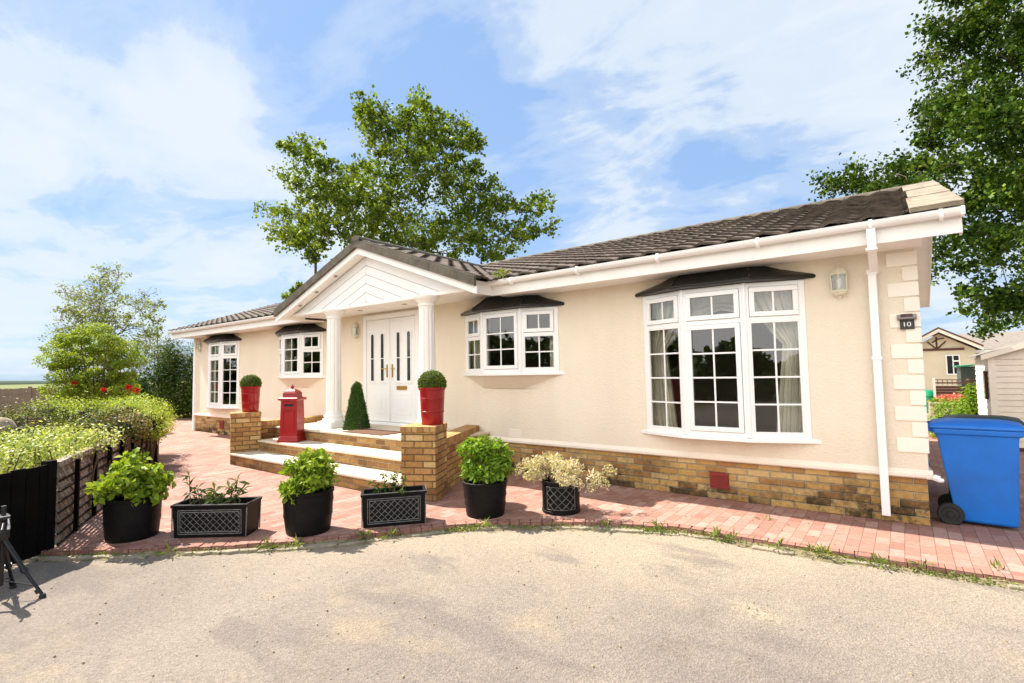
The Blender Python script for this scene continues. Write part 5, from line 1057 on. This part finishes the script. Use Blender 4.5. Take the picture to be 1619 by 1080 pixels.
RIGHT = ((7.0,18.7,6.3,0.5),(4.5,16.4,8.1,0.5),(3.0,16.0,11.7,0.8),(7.9,18.1,8.6,0.5),(3.0,13.5,11.4,0.7),(3.2,12.8,7.8,0.4),(6.2,19.3,15.5,0.7),(6.0,19.0,3.9,0.7),(5.8,16.6,6.3,0.6),(3.0,14.9,3.5,0.7),(4.1,17.5,3.7,0.6),(5.5,16.6,9.3,0.6),(3.9,12.9,10.8,0.5),(7.1,16.2,7.1,0.6),(6.5,17.7,16.2,0.5),(6.6,15.5,11.9,0.6),(2.0,10.5,5.5,0.4),(-0.1,10.0,6.4,0.6),(6.1,14.8,12.8,0.6),(3.7,12.5,5.3,0.4),(6.2,18.6,4.5,0.6),(0.4,11.6,6.9,0.4),(2.0,11.2,8.1,0.6),(0.8,12.4,7.8,0.4),(3.5,11.3,12.1,0.3),(5.7,20.0,10.7,0.8),(3.1,15.0,13.3,0.6),(5.8,15.4,6.0,0.5),(-0.7,10.7,6.1,0.4),(7.9,18.3,6.1,0.6),(4.4,14.5,15.1,0.5),(6.6,17.2,11.2,0.7),(5.6,19.7,14.3,0.6),(5.8,14.2,6.1,0.5),(1.5,10.7,3.1,0.5),(2.6,15.9,10.8,0.6),(4.9,17.8,3.1,0.4),(5.3,18.1,5.9,0.6),(1.0,12.9,9.0,0.7),(6.9,19.9,3.5,0.5),(1.1,14.1,11.0,0.7),(3.4,12.2,4.4,0.4),(2.4,10.7,13.1,0.6),(7.8,17.3,6.9,0.5),(2.3,11.2,7.9,0.5),(3.1,13.0,5.9,0.6),(2.7,13.8,6.4,0.7),(5.5,14.3,7.5,0.5),(3.4,14.1,9.3,0.6),(6.3,18.9,7.6,0.7),(3.8,12.0,4.3,0.6),(6.5,19.9,8.8,0.8),(6.9,18.6,14.5,0.6),(3.9,18.2,15.7,0.5),(6.7,18.3,11.2,0.7),(7.2,18.3,12.5,0.7),(5.7,18.8,12.0,0.5),(7.0,18.6,5.3,0.5),(3.1,13.8,13.7,0.5),(3.2,17.9,8.5,0.6),(1.5,11.8,4.9,0.6),(3.9,18.7,7.7,0.7),(5.2,15.4,2.6,0.6),(5.0,15.2,10.8,0.4),(2.6,14.9,13.0,0.5),(7.6,19.4,11.0,0.5),(3.2,13.8,4.4,0.6),(5.5,19.8,12.6,0.6),(2.8,13.1,7.3,0.6),(3.3,11.5,13.4,0.6),(4.1,12.9,3.3,0.4),(6.4,19.9,17.4,0.7),(7.5,18.4,4.8,0.6),(3.0,11.4,12.5,0.4),(5.1,19.4,4.8,0.7),(4.7,14.6,12.8,0.5),(2.6,13.4,10.0,0.6),(1.2,16.7,6.5,0.5),(5.6,17.8,6.9,0.4),(3.6,12.5,12.0,0.5),(5.2,18.1,8.2,0.7),(3.9,16.6,17.2,0.7),(5.8,14.2,7.1,0.4),(7.3,17.5,8.2,0.5),(6.0,17.8,10.4,0.5),(6.5,19.6,14.1,0.5),(1.6,12.7,8.6,0.5),(5.2,19.1,8.0,0.7),(7.0,16.4,12.9,0.5),(0.7,12.0,6.1,0.5),(1.9,10.4,4.2,0.5),(3.8,11.9,9.4,0.5),(5.4,17.3,4.2,0.6),(7.2,16.4,6.4,0.6),(3.9,17.3,10.0,0.6),(4.8,14.2,5.6,0.4),(4.6,16.5,16.0,0.6),(5.9,19.8,11.1,0.6),(6.3,17.5,3.8,0.7),(3.6,14.6,7.7,0.5),(8.3,20.2,11.6,0.5),(5.3,15.9,15.6,0.6),(5.6,14.7,6.6,0.5),(-1.7,12.5,7.0,0.6),(4.2,14.7,12.6,0.5),(4.6,13.9,14.8,0.6),(1.8,13.6,4.6,0.6),(3.9,14.9,8.8,0.7),(7.6,18.9,6.0,0.7),(3.0,18.0,10.9,0.8),(4.8,15.4,6.8,0.4),(3.8,17.9,17.1,0.6),(3.5,18.8,4.3,0.8),(4.2,13.6,7.6,0.5),(7.2,19.0,8.8,0.6),(6.0,17.1,13.5,0.5),(2.8,11.9,10.0,0.4),(0.2,9.6,5.8,0.3),(7.5,18.1,12.2,0.6),(3.2,13.3,4.9,0.4),(2.9,14.7,15.0,0.6),(5.3,19.1,7.0,0.7),(8.2,19.8,12.2,0.5),(1.5,16.0,9.5,0.6),(3.5,13.2,5.1,0.4),(2.9,11.8,3.4,0.6),(6.2,17.7,14.5,0.6),(3.5,14.3,12.8,0.5),(1.9,14.0,11.1,0.7),(2.8,17.0,7.5,0.5),(2.0,11.1,10.6,0.4),(3.3,17.1,5.0,0.8),(6.6,15.3,9.0,0.6),(2.8,17.7,3.1,0.6),(6.8,17.3,15.9,0.7),(4.8,19.3,14.2,0.8),(1.8,11.1,6.1,0.5),(1.1,11.0,6.6,0.6),(-0.8,12.6,7.4,0.6),(3.1,17.1,14.8,0.8),(4.6,12.7,7.5,0.4),(3.8,13.7,6.8,0.6),(5.7,13.9,11.3,0.5),(3.2,15.6,7.5,0.5),(3.3,12.9,6.7,0.5),(3.9,12.7,8.5,0.4),(6.8,18.6,12.9,0.4),(4.5,11.9,13.2,0.3),(5.1,18.4,14.8,0.6),(6.5,16.7,9.7,0.6),(4.8,15.2,8.7,0.4),(6.4,15.8,4.5,0.6),(3.1,17.2,9.7,0.5),(6.9,16.8,14.7,0.7),(4.9,15.9,14.5,0.4),(6.4,17.9,8.0,0.6),(2.1,15.0,2.9,0.6),(6.5,18.7,17.1,0.5),(3.8,11.7,11.5,0.5),(4.1,14.0,9.9,0.5),(5.1,13.7,6.0,0.5),(6.6,18.6,2.9,0.7),(1.4,13.1,9.6,0.6),(7.3,20.3,13.0,0.6),(4.5,18.1,15.6,0.7),(3.2,11.8,10.8,0.4),(6.9,19.3,7.3,0.5),(3.9,14.3,11.1,0.6),(4.8,18.1,10.9,0.4),(6.1,17.1,9.4,0.7),(2.1,15.8,14.4,0.5),(4.0,19.1,8.8,0.8),(3.8,16.9,11.9,0.7),(4.8,12.4,12.4,0.4),(4.1,16.7,11.4,0.6),(4.0,16.5,7.3,0.5),(1.3,10.1,10.7,0.5),(5.5,15.5,5.1,0.6),(2.4,14.2,7.9,0.5),(6.6,18.4,10.5,0.6),(2.0,10.6,7.4,0.5),(4.7,18.8,7.4,0.5),(5.1,18.5,15.9,0.8),(3.5,13.6,5.7,0.4),(1.6,11.5,5.8,0.4),(1.1,10.9,5.1,0.5),(3.0,17.7,16.2,0.8),(5.0,14.6,6.9,0.4),(2.2,15.1,9.4,0.7),(5.0,14.1,11.1,0.4),(1.4,14.1,11.8,0.7),(2.0,14.3,9.8,0.7),(0.7,11.2,4.3,0.6),(7.1,17.2,11.1,0.6),(6.4,14.9,8.2,0.6),(5.8,18.4,5.8,0.6),(1.6,10.4,7.2,0.5),(2.7,13.1,7.9,0.5),(1.7,13.0,11.4,0.7),(2.0,15.8,11.1,0.8),(7.7,20.3,14.8,0.6),(4.3,15.4,3.7,0.5),(2.5,13.7,11.3,0.6),(4.0,18.5,12.0,0.7),(4.2,15.0,5.1,0.6),(7.8,18.2,9.5,0.5),(7.8,20.7,10.3,0.7),(3.0,13.6,15.6,0.7),(3.6,16.1,6.2,0.7),(2.6,17.4,13.1,0.6),(3.2,12.7,15.0,0.6),(5.7,19.6,3.3,0.5),(4.9,14.8,14.2,0.7),(2.2,10.1,10.4,0.5),(6.3,18.9,11.8,0.8),(6.8,20.3,5.3,0.6),(4.3,17.1,15.9,0.6),(1.1,14.7,5.3,0.6),(5.4,19.9,10.1,0.5),(6.0,15.1,3.4,0.6),(7.9,17.8,11.2,0.7),(6.3,18.0,11.9,0.4),(2.3,15.2,15.2,0.5),(8.6,20.4,13.4,0.5),(2.1,11.0,12.5,0.4),(1.1,15.8,7.8,0.6),(4.4,13.2,11.0,0.6),(6.0,14.2,9.4,0.5),(4.9,13.1,11.1,0.5),(7.1,20.7,6.6,0.7),(6.4,18.0,15.6,0.8),(3.9,12.3,3.8,0.5),(7.4,19.0,7.6,0.5),(2.0,12.3,5.6,0.6),(6.8,19.2,4.7,0.6),(7.8,17.6,7.7,0.6),(-0.4,14.4,7.2,0.6),(2.6,10.9,6.0,0.6),(1.6,16.6,12.5,0.7),(6.4,19.3,9.3,0.6),(6.3,19.9,13.7,0.5),(2.4,17.1,5.9,0.6),(5.8,18.8,5.0,0.4),(2.0,17.2,8.2,0.6),(7.7,18.5,5.5,0.4),(1.5,14.0,8.1,0.5),(2.2,16.9,14.3,0.7),(7.3,19.5,15.8,0.7),(3.0,11.1,8.8,0.3),(3.3,17.1,5.8,0.5),(2.0,11.0,3.1,0.4),(0.8,11.7,8.1,0.5))
BIRCH = ((-33.0,1.0,4.7,0.4),(-30.1,1.9,6.5,0.4),(-31.0,3.1,5.0,0.3),(-31.8,2.4,3.3,0.4),(-30.6,2.6,4.5,0.2),(-31.4,3.4,4.0,0.3),(-30.3,3.5,5.2,0.3),(-31.7,1.8,5.4,0.4),(-31.2,3.6,3.4,0.4),(-34.9,1.1,3.5,0.5),(-31.0,1.9,3.9,0.4),(-30.5,1.8,5.7,0.4),(-30.0,2.6,5.2,0.3),(-29.9,2.5,3.2,0.4),(-34.0,0.4,4.0,0.4),(-31.5,1.4,4.4,0.2),(-31.5,3.4,5.8,0.4),(-32.8,1.5,5.1,0.4),(-32.2,2.3,4.7,0.5),(-34.6,1.3,6.0,0.4),(-30.4,1.9,4.2,0.4),(-31.9,1.7,4.1,0.4),(-33.5,1.1,5.2,0.3),(-32.3,1.3,5.7,0.4),(-33.8,1.4,5.6,0.3),(-32.7,0.9,3.6,0.3),(-31.5,1.5,3.3,0.3),(-33.0,2.2,6.4,0.4),(-34.4,0.8,6.0,0.3),(-30.5,3.2,2.8,0.4),(-32.6,2.9,3.1,0.5),(-33.2,1.3,4.3,0.3),(-30.1,3.3,4.4,0.3),(-31.1,1.8,3.5,0.4),(-33.6,0.5,4.9,0.3),(-33.2,1.6,3.7,0.3),(-30.1,3.1,3.6,0.3),(-32.7,0.5,3.7,0.3),(-33.4,0.5,3.3,0.2),(-34.0,1.6,4.8,0.3),(-32.0,1.9,2.9,0.4),(-34.3,0.9,4.2,0.4),(-32.6,2.1,5.0,0.4),(-32.3,2.8,5.4,0.4),(-33.8,0.8,2.8,0.4),(-33.9,1.2,4.1,0.5),(-31.5,1.5,4.9,0.4),(-31.6,2.9,2.9,0.4),(-31.5,2.7,4.2,0.3),(-33.5,1.8,4.8,0.3),(-31.1,1.8,4.5,0.3),(-32.1,3.3,3.3,0.3),(-33.1,1.3,3.4,0.4),(-32.0,1.9,6.9,0.4),(-30.7,1.4,6.4,0.3),(-31.4,1.5,6.1,0.3),(-32.5,0.6,4.9,0.2),(-33.0,1.9,5.4,0.3),(-31.1,1.2,5.2,0.4),(-33.4,1.8,6.2,0.4))
ROSE = ((-18.0,-2.2,2.6,0.2),(-18.6,-0.9,1.2,0.2),(-18.0,-1.9,2.3,0.2),(-20.4,-1.9,0.9,0.3),(-18.0,-1.4,2.5,0.3),(-19.5,-1.1,1.1,0.2),(-18.8,-1.5,1.5,0.2),(-20.2,-1.5,2.9,0.3),(-19.9,-1.3,1.0,0.3),(-19.0,-1.9,1.7,0.2),(-18.3,-2.2,1.2,0.2),(-18.8,-1.5,2.4,0.2),(-18.9,-2.3,2.1,0.3),(-20.1,-1.9,2.2,0.2),(-17.9,-1.4,1.6,0.2),(-17.4,-1.6,0.9,0.2),(-18.5,-0.9,1.6,0.2),(-18.8,-1.9,0.9,0.2),(-18.0,-1.4,2.2,0.2),(-17.7,-1.0,2.0,0.2),(-17.5,-1.7,2.6,0.2),(-20.3,-2.2,1.9,0.2),(-20.2,-1.6,2.5,0.3),(-18.3,-1.9,2.9,0.2),(-20.4,-2.0,2.6,0.2),(-18.4,-1.2,1.3,0.2),(-18.4,-1.0,2.2,0.3),(-18.8,-1.4,1.2,0.3),(-19.9,-2.2,1.6,0.3),(-20.3,-2.2,1.2,0.3),(-18.5,-1.3,1.9,0.2),(-19.4,-1.6,1.1,0.2),(-19.4,-1.9,1.3,0.2),(-17.5,-1.4,1.2,0.2),(-20.7,-1.9,2.0,0.2),(-20.0,-1.4,2.1,0.3),(-18.3,-2.0,1.2,0.3),(-19.6,-2.2,2.7,0.2),(-18.3,-2.1,1.5,0.2),(-19.0,-1.5,1.9,0.3),(-17.9,-1.2,1.4,0.2),(-20.7,-1.7,1.6,0.3),(-20.1,-1.7,2.1,0.2),(-20.0,-1.2,2.2,0.3),(-19.4,-2.4,2.4,0.3),(-18.3,-1.7,0.9,0.2),(-20.0,-1.9,1.0,0.3),(-19.7,-1.2,0.8,0.3),(-17.5,-1.4,1.9,0.2),(-18.0,-1.2,2.4,0.3),(-19.3,-1.2,2.6,0.3),(-20.2,-1.6,1.1,0.3),(-19.1,-1.5,3.0,0.2),(-19.2,-0.9,1.0,0.3),(-19.8,-1.8,2.9,0.2),(-18.2,-1.8,1.7,0.2),(-20.5,-2.3,2.1,0.3),(-19.5,-1.1,1.5,0.2),(-20.7,-2.0,2.3,0.2),(-18.9,-2.0,2.0,0.2))
DARK = ((-23.2,1.8,0.3,0.4),(-21.1,1.3,-0.0,0.3),(-22.3,2.2,0.6,0.2),(-22.8,1.2,1.7,0.3),(-23.8,1.2,-0.1,0.3),(-22.2,1.8,1.9,0.2),(-24.3,1.1,1.8,0.4),(-23.4,1.9,1.8,0.4),(-21.5,1.9,-0.0,0.3),(-23.6,0.6,1.5,0.2),(-21.8,1.4,1.4,0.4),(-21.9,2.1,2.2,0.4),(-21.6,0.7,0.9,0.2),(-24.3,1.1,0.3,0.4),(-23.0,1.0,1.4,0.4),(-22.0,1.3,-0.0,0.4),(-22.0,1.2,1.5,0.2),(-21.6,2.0,0.9,0.3),(-22.4,1.4,0.2,0.3),(-24.0,0.7,1.0,0.2),(-23.0,0.6,0.2,0.3),(-23.4,1.4,1.0,0.3),(-22.1,0.7,1.3,0.3),(-23.7,1.3,0.2,0.4),(-21.7,1.5,0.5,0.4),(-21.1,1.1,0.8,0.3),(-23.1,0.9,0.6,0.4),(-23.5,2.0,-0.3,0.3),(-23.5,1.6,1.9,0.4),(-23.3,1.5,0.5,0.4),(-22.6,1.6,1.2,0.4),(-23.6,0.8,1.2,0.3),(-23.0,1.3,1.3,0.3),(-22.0,0.5,0.1,0.3),(-21.0,1.4,1.3,0.3),(-23.1,1.1,1.9,0.3),(-21.7,0.7,0.1,0.2),(-22.1,2.2,1.3,0.4),(-23.7,1.8,1.6,0.3),(-24.1,1.6,1.5,0.3),(-21.0,1.3,0.2,0.3),(-22.3,0.6,1.6,0.4),(-22.2,1.2,1.1,0.4),(-24.2,1.2,1.1,0.4),(-22.2,1.8,1.2,0.4),(-22.7,0.4,1.3,0.2),(-23.6,1.8,1.0,0.3),(-23.1,0.5,0.5,0.3),(-22.8,1.4,-0.0,0.3),(-22.5,0.7,0.9,0.3),(-21.3,1.2,2.0,0.3),(-23.1,0.6,0.7,0.3),(-22.1,1.9,0.9,0.3),(-21.3,0.8,0.4,0.3),(-21.7,0.9,2.0,0.2),(-22.9,0.6,1.7,0.2),(-21.5,1.3,0.5,0.2),(-21.7,2.0,1.8,0.3),(-22.3,1.1,0.8,0.3),(-23.1,2.0,0.8,0.4))
tree('oak_tree', 'large open crowned oak standing behind the middle of the house above the roof', 'tree', CEN, (-17.0,8.6,0), (-16.9,8.5,6.4), .34, 'lf_oak', .145, 21, 8, spread=1.1)
tree('maple_tree', 'huge dark green tree filling the upper right corner behind the house end', 'tree', [c_ for c_ in RIGHT if not (c_[2] < 4.6 and 4.4 < c_[0] < 5.6)], (6.2,17.5,-.1), (6.0,17.2,6.5), .5, 'lf_right', .115, 66, 9)
tree('slender_tree', 'thin trunked sapling showing against the sky left of the porch roof', 'tree', ((-20.5,5.6,5.3,.25),(-20.8,5.4,4.9,.25),(-20.1,6.0,6.6,.3),(-19.8,6.2,6.9,.3)), (-20.0,6.1,0), (-20.0,6.1,6.5), .10, 'lf_oak', .15, 26, 5)
tree('birch_tree', 'sparse pale leaved tree far behind the lime green shrub on the left', 'tree', BIRCH, (-32.0,2.0,0), (-31.8,2.2,3.6), .16, 'lf_birch', .105, 9, 14, spread=1.7)
tree('birch_sapling', 'thin sapling standing between the sparse pale tree and the house', 'tree', ((-32.3,4.3,5.6,0.2),(-32.6,4.1,5.1,0.28),(-32.3,4.3,4.5,0.28),(-32.6,4.2,3.9,0.3),(-32.4,4.4,3.2,0.35)), (-32.6,4.4,0), (-32.4,4.3,4.2), .05, 'lf_birch', .11, 14, 8, spread=1.3)
rs = thing('rose_arch_shrub', 'big lime green rounded shrub with red roses low on its right side', 'shrub', (-18.9,-1.6,0))
P = []; O_ = []; r9b = random.Random(8)
for (x, y, z, r) in ROSE:
    r = max(.20, r*1.2)*r9b.uniform(.8, 1.45); q = ball(560, (x+18.9, y+1.6, z), (r, r, r*.6), .4); P.append(q); o = (q-np.array((0, 0, 1.5))); O_.append(o/(np.linalg.norm(o, axis=1, keepdims=True)+.01))
P = np.concatenate(P); O_ = np.concatenate(O_)
leaves('foliage', P, .070, 'lf_rose', rs, up=.5, aspect=.5, outward=O_*.5)
s = MB(); r9 = random.Random(4)
for (x, y, z, r) in ROSE[::2]: s.tube([(r9.uniform(-.3,.3), r9.uniform(-.3,.3), 0), ((x+18.9)*.5, (y+1.6)*.5, z*.5), (x+18.9, y+1.6, z)], [.03, .02, .008], 5)
s.build('stems', 'twig', rs)
for (dx, dy, z, r) in ((.75,-.66,1.40,.05),(1.38,-.17,1.22,.04),(1.93,.24,1.27,.065),(2.1,.38,1.19,.05)):
    q = ball(70, (0,0,0), (r,r,r*.8), .3); o = leaves('rose_bloom', q+np.array((dx,dy,z)), .055, 'pet_red', rs, up=.3, aspect=.9)
dk = hedge('dark_shrubbery', 'tall dark green shrub screen beside the far left corner of the house', 'shrub', 'lf_dark',
  [(-22.8,1.2,.8,.8,.8,1.1),(-22.0,1.9,1.0,.8,.8,1.2),(-21.3,2.4,1.0,.8,.8,1.3),(-20.6,2.9,1.15,.8,.8,1.35),(-23.5,.6,.7,.8,.7,.9),(-24.3,.0,.6,.8,.7,.8),(-22.4,1.5,1.9,.5,.5,.7),(-20.2,3.2,1.9,.6,.6,.75),(-21.6,2.3,2.1,.35,.35,.8),(-20.9,3.4,1.4,.9,.9,1.2),(-19.8,3.7,1.0,.8,.8,1.4),(-21.0,2.2,2.3,.22,.22,.6),(-22.0,1.4,2.2,.2,.2,.5),(-20.5,2.4,2.5,.2,.2,.5),(-25.4,-.4,.6,.9,.8,.7)], 30000, .11, shell=.45, sk=.25)
hedge('feathery_shrub', 'wispy lighter green stems rising out of the dark shrub screen', 'shrub', 'lf_rhodo', [(-22.9,1.3,2.2,.35,.35,.75),(-22.3,1.5,2.5,.3,.3,.7),(-21.9,1.9,2.2,.4,.4,.6),(-23.6,.8,1.9,.35,.35,.6)], 2600, .11, shell=.2, sk=.25, aspect=.3)
# ---------------------------------------------------------------- things beyond the right corner
hn2 = thing('neighbour_house', 'cream gabled bungalow with brown star shaped gable timbers beyond the bins', 'house', (0,0,0))
GX2, Y2, ZP, sl2 = 1.43, 30.1, 3.37, .60
m = MB(); m.add([(-2.2,Y2,-.2),(2.9,Y2,-.2),(2.9,Y2,2.25),(GX2,Y2,3.12),(-2.2,Y2,1.0)], [(0,1,2,3,4)]); m.add([(2.9,Y2,-.2),(2.9,Y2+8,-.2),(2.9,Y2+8,2.25),(2.9,Y2,2.25)], [(0,1,2,3)]); m.build('wall', 'neigh', hn2)
m = MB()
for s in (1, -1):
    X1 = GX2+s*(1.75 if s > 0 else 3.2); z1 = ZP-abs(X1-GX2)*sl2
    m.prism([(X1,Y2-.45,z1),(GX2,Y2-.45,ZP),(GX2,Y2-.45,ZP+.10),(X1,Y2-.45,z1+.10)], (0, 8.4, 0))
m.build('roof', 'redroof', hn2)
m = MB(); m2_ = MB()
for s in (1, -1):
    X1 = GX2+s*(1.75 if s > 0 else 3.2); z1 = ZP-abs(X1-GX2)*sl2
    m.prism([(X1,Y2-.50,z1+.02),(GX2,Y2-.50,ZP+.02),(GX2,Y2-.50,ZP+.11),(X1,Y2-.50,z1+.11)], (0,.04,0)); m2_.prism([(X1,Y2-.49,z1-.16),(GX2,Y2-.49,ZP-.16),(GX2,Y2-.49,ZP+.02),(X1,Y2-.49,z1+.02)], (0,.03,0))
m.box(-1.2, 2.45, Y2-.06, Y2-.01, 2.22, 2.34)
for a in (-.75, 0, .75): 
    p0 = Vector((GX2-.10, Y2-.035, 2.30)); ln = .66-.12*abs(a); d = Vector((math.sin(a), 0, math.cos(a))); m.tube([p0, p0+d*ln], .035, 4)
m.tube([(GX2-.28,Y2-.035,2.66),(GX2-.05,Y2-.035,2.84),(GX2+.22,Y2-.035,2.88)], .03, 4)
m.build('gable_timbers', 'timber', hn2); m2_.build('bargeboard', 'trim', hn2)
m = MB(); ring(m, Matrix.Identity(4), 1.66, 2.26, .90, 1.98, .06, Y2-.06, Y2+.02); m.box(1.94,1.99,Y2-.05,Y2+.01,.96,1.92); m.box(1.99,2.2,Y2-.05,Y2+.01,1.60,1.68); o = m.build('window', 'white', hn2)
m = MB(); m.box(1.72,2.20,Y2-.01,Y2+.0,.96,1.92); m.build('pane', 'dglass', o)
h3 = thing('side_bungalow', 'pale bungalow with long grey felt roof joined behind the gabled neighbour house', 'house', (0,0,0))
m = MB(); m.box(2.95, 9.5, 31.6, 36, -.2, 2.1); m.build('wall', 'neigh2', h3)
m = MB(); m.prism([(2.3,31.0,2.15),(9.9,31.0,2.15),(9.9,34,3.15),(2.3,34,3.15)], (0,.02,.10)); m.prism([(2.3,37.0,2.15),(9.9,37.0,2.15),(9.9,34.02,3.15),(2.3,34.02,3.15)], (0,.02,.10)); m.build('roof', 'greyroof', h3)
m = MB(); m.box(2.7,9.9,30.93,30.98,2.05,2.2); m.build('fascia', 'white', h3)
m = MB(); m.box(3.66,3.74,31.52,31.59,.3,2.1); m.build('downpipe', 'timber', h3)
m = MB(); m.box(4.9,5.8,31.54,31.59,1.25,1.32); m.build('sill', 'white', h3)
sh = thing('garden_shed', 'beige lapped board shed with narrow dark window at the right edge of the photo', 'shed', (1.06,6.0,0))
m = MB(); z = .06
while z < 1.62: m.prism([(-.012,-.014,z),(2.6,-.014,z),(2.6,0,z+.098),(0,0,z+.098)], (0,.02,0)); m.prism([(-.014,-.012,z),(-.014,2.3,z),(0,2.3,z+.098),(0,0,z+.098)], (.02,0,0)); z += .10
m.build('lapped_wall', 'shedw', sh)
m = MB(); m.prism([(0,.002,1.62),(2.6,.002,1.62),(1.3,.002,2.05)], (0,.03,0)); m.box(.02,2.58,.02,2.28,.02,1.64); m.build('inner_wall', 'shedw', sh)
m = MB(); m.prism([(-.12,-.10,1.60),(1.3,-.10,2.08),(1.3,-.10,2.12),(-.12,-.10,1.64)], (0,2.5,0)); m.prism([(2.72,-.10,1.60),(1.3,-.10,2.08),(1.3,-.10,2.12),(2.72,-.10,1.64)], (0,2.5,0)); m.build('roof', 'greyroof', sh)
m = MB(); m.prism([(-.125,-.125,1.55),(1.3,-.125,2.04),(1.3,-.125,2.13),(-.125,-.125,1.64)], (0,.02,0)); m.box(-.03,.06,-.035,.02,.02,1.60); m.build('corner_trim', 'trim', sh)
m = MB(); m.box(-.05,-.015,.35,.62,.85,1.35); o = m.build('window', 'timber', sh); m = MB(); m.box(-.056,-.05,.38,.59,.88,1.32); m.build('pane', 'dglass', o)
m = MB(); m.box(-.06,2.7,-.06,2.4,-.02,.06); m.build('base', 'timber', sh)
gs = thing('green_shed', 'low dark green shed roof and boards between the neighbour house and the beige shed', 'shed', (1.75,16.6,0))
m = MB(); m.box(0,2.2,0,1.6,0,1.62); m.build('wall', 'bin_dark', gs); m = MB(); m.prism([(-.1,-.1,1.60),(2.3,-.1,1.86),(2.3,-.1,1.91),(-.1,-.1,1.65)], (0,1.9,0)); m.build('roof', 'green', gs); gs.location.x = 1.36; gs.scale = (1, 1, .86)
tf = thing('trellis_fence', 'dark slatted timber fence with a narrow trellis strip on top behind the red flowers', 'fence', (.56,14.75,-.06)); tf.scale = (.60, 1, .86)
m = MB()
for k in range(5): m.box(0,2.9,0,.03,.52+k*.10,.612+k*.10)
for z_ in (.20,.40,1.10): m.box(0,2.9,-.03,.0,z_,z_+.05)
m.build('slats', 'timber', tf); m = MB()
for k in range(16): m.box(k*.19,k*.19+.025,-.02,.01,1.06,1.24)
m.box(0,2.9,-.02,.0,1.22,1.25); m.build('trellis_strip', 'timber', tf)
for x in (0.05, 1.4, 2.8): m = MB(); m.box(x-.05,x+.05,-.06,.04,0,1.3); m.build('post', 'trim' if x < 1 else 'timber', tf)
rw = thing('raised_stone_bed', 'curved low stone walled flower bed beyond the bins', 'garden wall', (.60,13.7,-.06))
m = MB(); m.loft([[(x*s1, y*s1, z) for x, y in [(-.2,-.5),(.3,-.7),(1.0,-.6),(1.5,-.2),(1.5,.7),(-.2,.7)]] for z, s1 in ((0,1),(.36,.97),(.38,1.02),(.44,1.02))]); m.build('stone_wall', 'stone', rw, bevel=.02)
t = thing('red_geraniums', 'mound of coral red bedding flowers on the raised stone bed', 'flowers', (.95,13.6,.36)); q = ball(900, (0,0,.10), (.42,.3,.14), .4); leaves('bloom', q[:550], .07, 'pet_coral', t, up=.5, aspect=.9); q = ball(900, (0,0,.03), (.6,.4,.14), .4); leaves('foliage', q, .07, 'lf_hyd2', t)
hedge('spiky_shrub', 'green arching leaved shrub against the beige shed', 'shrub', 'lf_hyd2', [(1.02,8.66,.45,.26,.28,.42),(1.10,8.7,.80,.18,.2,.26),(.92,8.5,.30,.22,.2,.28)], 2600, .12, shell=.2, aspect=.2, inner=False)
hedge('small_green_shrub', 'small leafy green plants growing between the bins and the stone bed', 'shrub', 'lf_hyd2', [(.78,12.4,.20,.35,.3,.28),(.5,9.0,.1,.35,.5,.22),(.45,7.5,.1,.3,.4,.2)], 2200, .07)
sheet('side_drive', [(.2,8.02),(14,8.02),(14,60),(-8,60),(-8,8.02)], -.05, 'road')
# trees filling in beyond the neighbours, right of frame
tree('far_tree', 'low pale green tree top beyond the grey felt roof at the right edge', 'tree', tuple((6.6+dx, 40+dy, 3.3+dz, .6) for dx, dy, dz in ((0,0,0),(.8,.3,.3),(1.6,0,.2),(-.5,.5,-.3),(1.2,1,-.2),(2.4,.4,0))), (7.4,40.5,-.1), (7.4,40.5,2.2), .15, 'lf_birch', .2, 40, 6)
P = []
r8 = np.random.default_rng(3)
for i in range(150):
    a = R(186+i*1.12); x, y = -2+23*math.cos(a), -6+15*math.sin(a); r_ = r8.uniform(.9, 1.7); P.append(ball(330, (x+r8.normal(0,.6), y+r8.normal(0,.6), r8.uniform(.1, 1.6+2.6*(.5+.5*math.sin(i*.23)*math.sin(i*.061+1))**1.5)), (r_, r_, r_*.8), .3, zmin=-.1))
leaves('roadside_trees', np.concatenate(P), .42, 'lf_dark', up=.3, aspect=.7, fold=False, kind='stuff')
# leaf litter weed growing in the roof valley
P = [(-4.60+rr.uniform(-.14,.14), -.62+rr.uniform(-.05,.1), 2.84+rr.uniform(0,.04)) for _ in range(46)]
o = leaves('valley_weeds', P, .11, 'lf_weed', up=0, aspect=.18, droop=-.5); tag(o, 'wispy pale weeds growing in the roof valley by the gutter corner', 'weeds')

scene.render.engine = 'CYCLES'
scene.cycles.max_bounces = 8; scene.cycles.transparent_max_bounces = 12; scene.cycles.diffuse_bounces = 4
